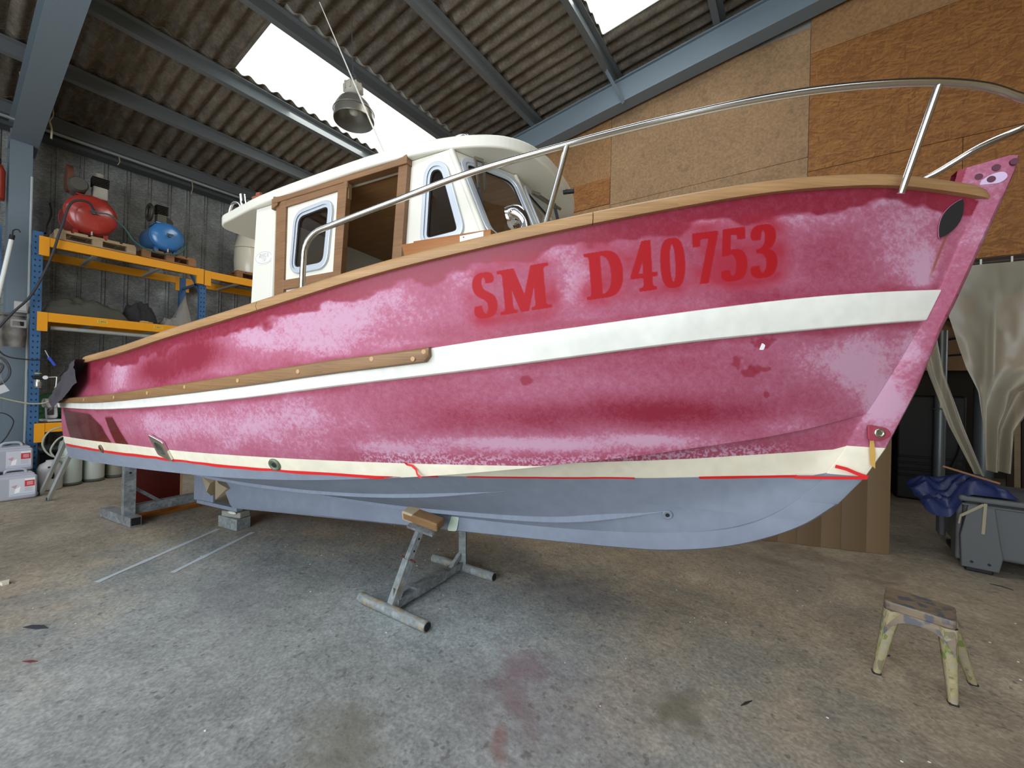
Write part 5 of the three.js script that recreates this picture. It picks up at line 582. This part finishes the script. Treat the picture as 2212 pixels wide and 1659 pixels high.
{ const t = thing('air_regulator', 'air line regulator with a round gauge on the rack upright', 'regulator', [-7.97, 1.30, -0.79]); const ch = std(0xc8cbca, 0.25, 0.8); mesh('bowl', [lathe([[0.001, 0], [0.03, 0.005], [0.034, 0.03], [0.034, 0.11], [0.001, 0.115]])], ch, t); mesh('regulator_body', [rbx(0.07, 0.05, 0.09, 0.01, 0, 0.14, 0)], M.black, t); mesh('gauge', [xf(new THREE.CylinderGeometry(0.028, 0.028, 0.025, 24), 0.045, 0.14, -0.055, 0, 0, Math.PI / 2)], std(0x33363a, 0.4), t); mesh('gauge_face', [xf(new THREE.CylinderGeometry(0.024, 0.024, 0.004, 24), 0.06, 0.14, -0.055, 0, 0, Math.PI / 2)], std(0xe6e8ea, 0.4), t); mesh('yellow_ring', [cyl(0.03, 0.03, 0.01, 0, 0.19, 0)], std(0xc8c24a, 0.5), t); mesh('outlet', [rod([0, 0.14, -0.05], [0.02, 0.15, -0.16], 0.009, 8), rod([0.02, 0.15, -0.16], [0.02, 0.02, -0.155], 0.010, 8)], ch, t); }
hose('air_hose', 'pale hose drooping from the regulator to the left', [[-8.0, 1.32, -0.945], [-8.0, 1.22, -0.94], [-8.0, 1.12, -0.88], [-8.0, 1.10, -0.75], [-8.0, 1.14, -0.60], [-8.0, 1.2, -0.45]], 0.010, 0xa8a78e, 50);
hose('cable', 'black cable looping between the rack upright and the blue grip', [[-7.98, 1.86, -0.42], [-7.97, 1.70, -0.52], [-7.97, 1.66, -0.72], [-7.97, 1.67, -0.9], [-7.97, 1.64, -1.0], [-7.97, 1.56, -1.02], [-7.97, 1.46, -0.97]], 0.008, 0x26262a, 60);
hose('air_hose', 'grey hose coil hanging at the left picture edge', [[-7.96, 1.70, -0.36], [-7.96, 1.66, -0.50], [-7.96, 1.50, -0.56], [-7.96, 1.36, -0.50], [-7.96, 1.34, -0.38], [-7.96, 1.45, -0.46], [-7.96, 1.58, -0.50], [-7.96, 1.62, -0.4]], 0.013, 0x4c4c50, 80);
hose('cable', 'thin black cable hanging in a loop against the steel post', [[-8.0, 0.98, -0.40], [-8.0, 0.99, -0.52], [-8.0, 0.90, -0.60], [-8.0, 0.72, -0.56], [-8.0, 0.58, -0.50], [-8.0, 0.62, -0.66], [-8.0, 0.55, -0.72]], 0.006, 0x2a2a2c, 60);
{ const t = thing('blue_grip', 'blue handled tool hooked on the rack upright', 'tool', [-7.94, 1.60, -0.87], 0); mesh('grip', [xf(rbx(0.025, 0.13, 0.03, 0.01, 0, 0, 0), 0, 0.05, -0.03, 0.5, 0, 0)], std(0x2c4fc0, 0.5), t); mesh('tip', [rod([0, 0.1, -0.005], [0, 0.19, 0.03], 0.006, 6)], std(0xb9c0cc, 0.4, 0.5), t); }
{ const t = thing('paper_tag', 'white paper tag hanging from the hose coil', 'tag', [-7.94, 1.24, -0.52], 0.2); mesh('tag_sheet', [xf(bx(0.003, 0.09, 0.10, 0, 0.05, 0), 0, 0, 0, 0.5, 0, 0)], std(0xd6d8dc, 0.8), t); mesh('tag_string', [rod([0, 0.10, 0.0], [0, 0.19, 0.03], 0.002, 5)], std(0xb0b0a8, 0.8), t); }
{ const t = thing('tube_lamp', 'unlit white fluorescent tube lamp hanging at the left edge', 'tube lamp', [-7.92, 2.40, -0.47]); mesh('tube', [rod([0, 0, 0.02], [0.0, 0.72, -0.07], 0.02, 14)], phys(0xeef4f0, 0.3), t); mesh('end_cap', [rod([0, 0.72, -0.07], [0.0, 0.78, -0.078], 0.023, 14)], M.black, t); mesh('hook', [pipe([[0, 0.78, -0.078], [0, 0.84, -0.085], [0, 0.86, -0.12], [0, 0.83, -0.14]], 0.006, 20)], M.black, t); }
{ const t = thing('fire_extinguisher', 'red cylinder hanging at the left edge above the rack', 'extinguisher', [-8.6, 3.75, -0.44]); mesh('bottle', [lathe([[0.001, 0], [0.08, 0], [0.085, 0.02], [0.085, 0.38], [0.06, 0.45], [0.02, 0.48], [0.001, 0.48]])], phys(0xb03a24, 0.35), t); mesh('valve_head', [rbx(0.05, 0.06, 0.09, 0.01, 0, 0.5, 0)], M.black, t); }
// ---------------------------------------------------------------- opening on the right: strip door, film curtain, box, room beyond
M.strip = [0x92795a, 0x876f53].map(c => phys(c, 0.4, { transmission: 0.3, thickness: 0 }));
{ const t = thing('strip_curtain', 'brown tinted plastic strip door beside the bow', 'strip curtain', [0.38, 0, -5.05], Math.atan2(0.23, 0.71) ); const N = 8; for (let i = 0; i < N; i++) { const x = 0.27 - i * 0.182; mesh('plastic_strip', [grid(6, 2, (u, v) => [x + (u - 0.5) * 0.20, 0.004 + v * 2.6, (i % 2 ? 0.006 : -0.004) + 0.012 * Math.cos((u - 0.5) * 3)])], M.strip[i % 2], t); } mesh('hanging_rail', [bx(1.7, 0.05, 0.03, -0.37, 2.62, 0)], M.galvTube, t); }
const film = (name, label, nu, nv, fn) => tag(mesh(name, [grid(nu, nv, fn)], phys(0xe4dac0, 0.38, { transmission: 0.72, thickness: 0 })), label, 'plastic curtain');
film('film_curtain', 'translucent plastic sheet gathered across the opening at the right edge', 70, 60, (u, v) => { const y = 2.725 - v * 1.905, l = interp([[0, 1.13], [0.25, 1.17], [0.5, 1.28], [0.62, 1.36], [0.8, 1.40], [1, 1.42]])(v), r = interp([[0, 2.5], [0.5, 2.2], [0.62, 1.75], [0.8, 1.60], [1, 1.58]])(v), g = smooth(0.1, 0.6, v); return [lerp(l, r, u), y, -5.58 + (0.015 + 0.04 * g) * Math.sin(u * (9 + 5 * Math.sin(v * 2)) + v * 2) + 0.05 * (fbm(u * 6, v * 5, 3, 0, 4) - 0.5)]; });
film('film_curtain', 'narrow strip of plastic sheet hanging behind the stem', 14, 50, (u, v) => { const y = 2.72 - v * 2.0, l = interp([[0, 0.95], [0.35, 0.98], [0.5, 1.05], [0.75, 1.20], [1, 1.40]])(v), r = interp([[0, 1.10], [0.35, 1.11], [0.5, 1.16], [0.75, 1.30], [1, 1.46]])(v); return [lerp(l, r, u), y, -5.66 + 0.03 * Math.sin(u * 7 + v * 3)]; });
{ const t = thing('curtain_wire', 'taut wire with clips carrying the plastic sheet', 'wire', [0, 0, 0]); mesh('wire', [rod([0.7, 2.75, -5.60], [3.6, 2.75, -5.60], 0.004, 6)], M.steelDark, t); for (const x of [1.37, 1.56, 1.8]) mesh('clip', [bx(0.012, 0.05, 0.012, x, 2.75, -5.575)], std(0xc8c8c0, 0.5), t); }
{ const g = new THREE.Group(); const t = thing('pallet_box', 'large grey plastic pallet box on skids at the right edge', 'plastic box', [1.20, 0, -5.16], -0.06); M.boxGrey = std(0x585b5c, 0.6); const W = 1.2, D = 0.36 + 0.44;
  mesh('tub', [rbx(W, 0.46, D, 0.03, W / 2, 0.36, -D / 2)], M.boxGrey, t); mesh('rim', [rbx(W + 0.06, 0.05, D + 0.06, 0.02, W / 2, 0.62, -D / 2), rbx(W + 0.03, 0.02, D + 0.03, 0.008, W / 2, 0.57, -D / 2)], M.boxGrey, t);
  for (const x of [0.1, W / 2, W - 0.1]) { mesh('corner_leg', [ext(shape([[x - 0.10, 0.045], [x + 0.10, 0.045], [x + 0.12, 0.16], [x + 0.10, 0.3], [x + 0.07, 0.56], [x - 0.07, 0.56], [x - 0.11, 0.3]]), 0.05, 0.008).translate(0, 0, -0.03)], M.boxGrey, t); mesh('skid', [rbx(0.16, 0.05, D, 0.01, x, 0.025, -D / 2)], M.black, t); for (const dx of [-0.05, 0.05]) mesh('rivet', [rod([x + dx, 0.09, 0.024], [x + dx, 0.09, 0.031], 0.011, 10)], M.black, t); }
  mesh('side_leg', [rbx(0.05, 0.5, 0.2, 0.02, -0.01, 0.32, -0.14)], M.boxGrey, t); mesh('side_leg', [rbx(0.05, 0.5, 0.2, 0.02, -0.01, 0.32, -0.86)], M.boxGrey, t);
  const st = mesh('lashing_strap', [bar([0.12, 0.60, 0.035], [0.11, 0.34, 0.032], 0.02, 0.006, [0, 0, 1]), bar([0.11, 0.59, 0.035], [-0.02, 0.47, 0.032], 0.02, 0.006, [0, 0, 1]), rod([-0.02, 0.475, 0.03], [-0.03, 0.40, 0.03], 0.008, 8)], std(0x9a927a, 0.8), t); st.userData.label = 'beige lashing strap'; }
tag(mesh('blue_tarpaulin', [grid(36, 28, (u, v) => { const f = fbm(u * 6, v * 6, 4, 0, 3), w = fbm(u * 9 + 4, v * 9, 3, 0, 8), x = lerp(0.90, 1.50, u), z = lerp(-5.62, -5.12, v); const on = smooth(1.10, 1.24, x), e = Math.min(1, 6 * Math.min(v, 1 - v, 1 - u, u)); let y = 0.662 + 0.13 * e * (0.25 + f); y -= (1 - on) * (0.04 + 0.18 * smooth(0.2, 0.9, v) * smooth(0.85, 1.02, x)); return [x + 0.03 * (w - 0.5), y + 0.02 * Math.sin(v * 30 + f * 8) * e, z + 0.04 * (f - 0.5)]; })], phys(0x1f2b56, 0.4)), 'crumpled dark blue tarpaulin on top of the grey pallet box', 'tarpaulin');
{ const t = thing('wooden_stick', 'thin wooden stick lying across the blue tarpaulin', 'stick', [1.1, 0.84, -5.3]); mesh('stick', [bar([0, 0.02, 0], [0.30, -0.06, 0.17], 0.014, 0.014), ], M.pallet2, t); }
{ const t = thing('blue_cloth', 'small blue cloth hanging over the box rim at the right edge', 'cloth', [1.88, 0.65, -5.20], -0.06); mesh('cloth_sheet', [grid(16, 12, (u, v) => [(u - 0.5) * 0.3, (v < 0.5 ? 0.03 : 0.03 - (v - 0.5) * 0.22) + 0.02 * fbm(u * 6, v * 6, 2), (v < 0.5 ? (v - 0.5) * 0.3 : 0.05) + 0.02 * fbm(u * 5, v * 5 + 4, 2)])], phys(0x22305e, 0.5), t); }
// dim room beyond
{ const t = thing('machine_stack', 'dark stack of engine parts in the dim room beyond', 'machine', [1.55, 0, -8.4]); mesh('machine_body', [rbx(0.7, 1.5, 0.6, 0.04, 0, 0.75, 0)], M.black, t); mesh('hose_loop', [pipe([[0.1, 1.2, 0.32], [0.25, 1.1, 0.36], [0.28, 0.8, 0.36], [0.2, 0.5, 0.36]], 0.02, 30)], M.rubber, t); for (let i = 0; i < 4; i++) mesh('rib', [rbx(0.66, 0.03, 0.03, 0.01, 0, 0.35 + i * 0.09, 0.31)], M.rubber, t); }
for (const [x, z, r, h, l] of [[2.28, -9.0, 0.11, 3.3, 'wide grey duct pipe rising in the dim room'], [1.88, -9.3, 0.03, 1.1, 'thin pale post low in the dim room'], [1.62, -8.0, 0.06, 2.4, 'dark vertical pipe in the dim room']]) { const t = thing('duct_pipe', l, 'pipe', [x, 0, z]); mesh('pipe', [rod([0, 0, 0], [0, h, 0], r, 18)], std(0x7d8488, 0.4, 0.5), t); mesh('collar', [xf(new THREE.TorusGeometry(r + 0.008, 0.012, 8, 24), 0, h * 0.55, 0, Math.PI / 2, 0, 0)], std(0x7d8488, 0.4, 0.5), t); }
{ const t = thing('tan_board', 'tan board leaning high in the dim room', 'board', [2.1, 0, -10.9]); mesh('board', [bx(2.4, 1.35, 0.03, 0.3, 2.65, 0)], std(0xb08a62, 0.85), t); mesh('board_support', [bx(0.06, 2.0, 0.06, -0.7, 1.0, 0), bx(0.06, 2.0, 0.06, 1.3, 1.0, 0)].slice(0, 1), M.pallet2, t); mesh('board_support', [bx(0.06, 2.0, 0.06, 1.3, 1.0, 0)], M.pallet2, t); for (const [y, a] of [[2.55, 0.18], [2.25, 0.10], [2.9, -0.6]]) mesh('dark_rail', [xf(bx(1.6, 0.035, 0.03, 0, 0, 0), 0.2, y, 0.06, 0, 0, a)], M.black, t); }
for (let i = 0; i < 8; i++) { const t = thing('timber_plank', `${['first', 'second', 'third', 'fourth', 'fifth', 'sixth', 'seventh', 'eighth'][i]} plank from the left leaning in the dim room, ${i % 2 ? 'pale' : 'dark'}`, 'plank', [2.52 + i * 0.085, 0, -8.9 - (i % 3) * 0.05], 0, 'planks leaning in the dim room'); mesh('plank_board', [xf(bx(0.06, 1.7 + 0.1 * (i % 3), 0.03, 0, 0.9, 0), 0, 0, 0, -0.05, 0, 0)], i % 2 ? M.pallet : std(0x3a2a24, 0.8), t); }
// ---------------------------------------------------------------- hanging lamp, strings, floor litter
{ const t = thing('high_bay_lamp', 'unlit grey bell shaped factory lamp hanging below the skylight', 'lamp', [-3.98, 4.30, -2.58], 0.3); t.rotation.z = 0.06; t.scale.y = 0.82; const lm = std(0x8d8a82, 0.35, 0.6);
  mesh('bell_shade', [lathe([[0.205, 0.0], [0.208, 0.012], [0.203, 0.10], [0.188, 0.18], [0.155, 0.25], [0.11, 0.30], [0.085, 0.32], [0.082, 0.315], [0.105, 0.292], [0.15, 0.243], [0.182, 0.175], [0.197, 0.10], [0.2, 0.0], [0.205, 0.0]], 0, 0, 0, 0, 0, 0, 48)], lm, t); mesh('rim_band', [xf(new THREE.TorusGeometry(0.2075, 0.005, 8, 48), 0, 0.115, 0, Math.PI / 2, 0, 0)], lm, t);
  const hd = mesh('ballast_housing', [lathe([[0.001, 0.50], [0.06, 0.50], [0.09, 0.48], [0.10, 0.45], [0.095, 0.41], [0.085, 0.33], [0.001, 0.33]])], std(0xb7b3a6, 0.6), t); for (let i = 0; i < 10; i++) { const a = i * 0.628; mesh('cooling_rib', [bx(0.012, 0.10, 0.02, Math.cos(a) * 0.096, 0.43, Math.sin(a) * 0.096, 0, -a, 0)], std(0xb7b3a6, 0.6), hd); }
  mesh('bulb', [lathe([[0.001, 0.08], [0.04, 0.10], [0.05, 0.15], [0.03, 0.24], [0.02, 0.30]])], phys(0xd8d8d4, 0.25), t); mesh('suspension_hook', [rod([0, 0.50, 0], [0, 0.58, 0], 0.006, 8), xf(new THREE.TorusGeometry(0.03, 0.006, 8, 20), 0, 0.60, 0)], M.steelDark, t); mesh('suspension_cable', [rod([0, 0.62, 0], [0, 1.42, 0], 0.005, 6)], M.steelDark, t); }
{ const t = thing('hanging_cord', 'frayed cream cord tied round the left steel rafter', 'cord', [-8.1, 4.78, -0.84]); const cm = std(0xb7ad8c, 0.9); mesh('cord_loop', [pipe([[0, 0.02, 0], [0.0, 0.12, -0.03], [-0.01, 0.22, -0.02], [0.0, 0.16, 0.02], [0, 0.02, 0]], 0.008, 30, 6)], cm, t); mesh('cord_tail', [pipe([[0, 0.02, 0], [0.005, -0.08, -0.02], [0.0, -0.2, -0.02]], 0.011, 16, 6)], cm, t); mesh('cord_lead', [pipe([[0, 0.02, 0.0], [0.05, 0.1, 0.12], [0.1, 0.3, 0.24], [0.1, 0.6, 0.28]], 0.005, 24, 6)], cm, t); }
for (const [z, y, l, n] of [[-1.62, 4.74, 0.13, 'short cream cord end hanging from the eave, left one'], [-2.55, 4.66, 0.24, 'thin cream cord end hanging from the eave, right one']]) tag(mesh('hanging_cord', [pipe([[-8.68, y + l, z], [-8.68, y + l * 0.5, z - 0.01], [-8.67, y, z + 0.015]], 0.007, 16, 6)], std(0xaaa386, 0.9)), n, 'cord');
for (const [a, b, l] of [[[-3.42 * 1.2, -0.59 * 1.2], [-3.88 * 1.2, -1.38 * 1.2], 'left strip of white masking tape stuck on the floor'], [[-3.23 * 1.2, -0.9 * 1.2], [-3.59 * 1.2, -1.52 * 1.2], 'right strip of white masking tape stuck on the floor']]) { const d = V(b[0] - a[0], 0, b[1] - a[1]), n = V(-d.z, 0, d.x).normalize(); tag(mesh('floor_tape', [grid(24, 1, (u, v) => { const w = (0.016 + 0.010 * vn(u * 9, a[0])) * (v - 0.5) * 2; return [a[0] + d.x * u + n.x * w, 0.0025, a[1] + d.z * u + n.z * w]; })], std(0xb9c2c4, 0.8)), l, 'tape'); }
const litter = (name, label, pts, x, z, ry, col, th = 0.003) => { const t = mesh(name, [ext(shape(pts), th).rotateX(-Math.PI / 2)], std(col, 0.85)); t.position.set(x, 0.001, z); t.rotation.y = ry; tag(t, label, 'litter'); };
litter('dark_scrap', 'dark grey torn scrap of film on the floor at the left', [[-0.07, -0.02], [0.02, -0.015], [0.08, 0.01], [0.02, 0.025], [-0.05, 0.01]], -3.64, -0.38, 0.4, 0x35383e);
litter('red_scrap', 'small dark red scrap on the floor at the left', [[-0.04, -0.006], [0.01, -0.008], [0.04, 0.006], [0.0, 0.008]], -3.23, -0.32, 0.5, 0x6e3034);
litter('white_chip', 'pale chunk of filler on the floor at the left edge', [[-0.03, -0.02], [0.03, -0.015], [0.035, 0.015], [-0.01, 0.03]], -4.56, -0.32, 0.2, 0xcfc7b4, 0.02);
litter('dark_twig', 'short black twig on the bare concrete in front of the bow', [[-0.04, -0.006], [0.0, -0.004], [0.04, 0.004], [0.0, 0.006]], -0.17, -2.27, 0.9, 0x2e2a28, 0.005);
litter('black_wire', 'bent bit of black wire on the floor near the box', [[-0.06, 0.0], [0.0, 0.012], [0.06, -0.004], [0.0, 0.018]], 1.35, -4.88, -0.3, 0x1e1c1c, 0.005);
{ const ch = new THREE.IcosahedronGeometry(0.006, 0); const P = []; for (let i = 0; i < 90; i++) { const x = rr(-4.2, 1.6), z = rr(-4.4, -0.3); P.push(xf(ch.clone().scale(rr(0.4, 1.2), 0.4, rr(0.4, 1)), x, 0.002, z)); } const s = mesh('paint_flakes', P, std(0xdcdad4, 0.8)); tag(s, 'tiny white paint flakes scattered over the concrete', 'flakes', null, 'stuff'); }
renderer.render(scene, camera);
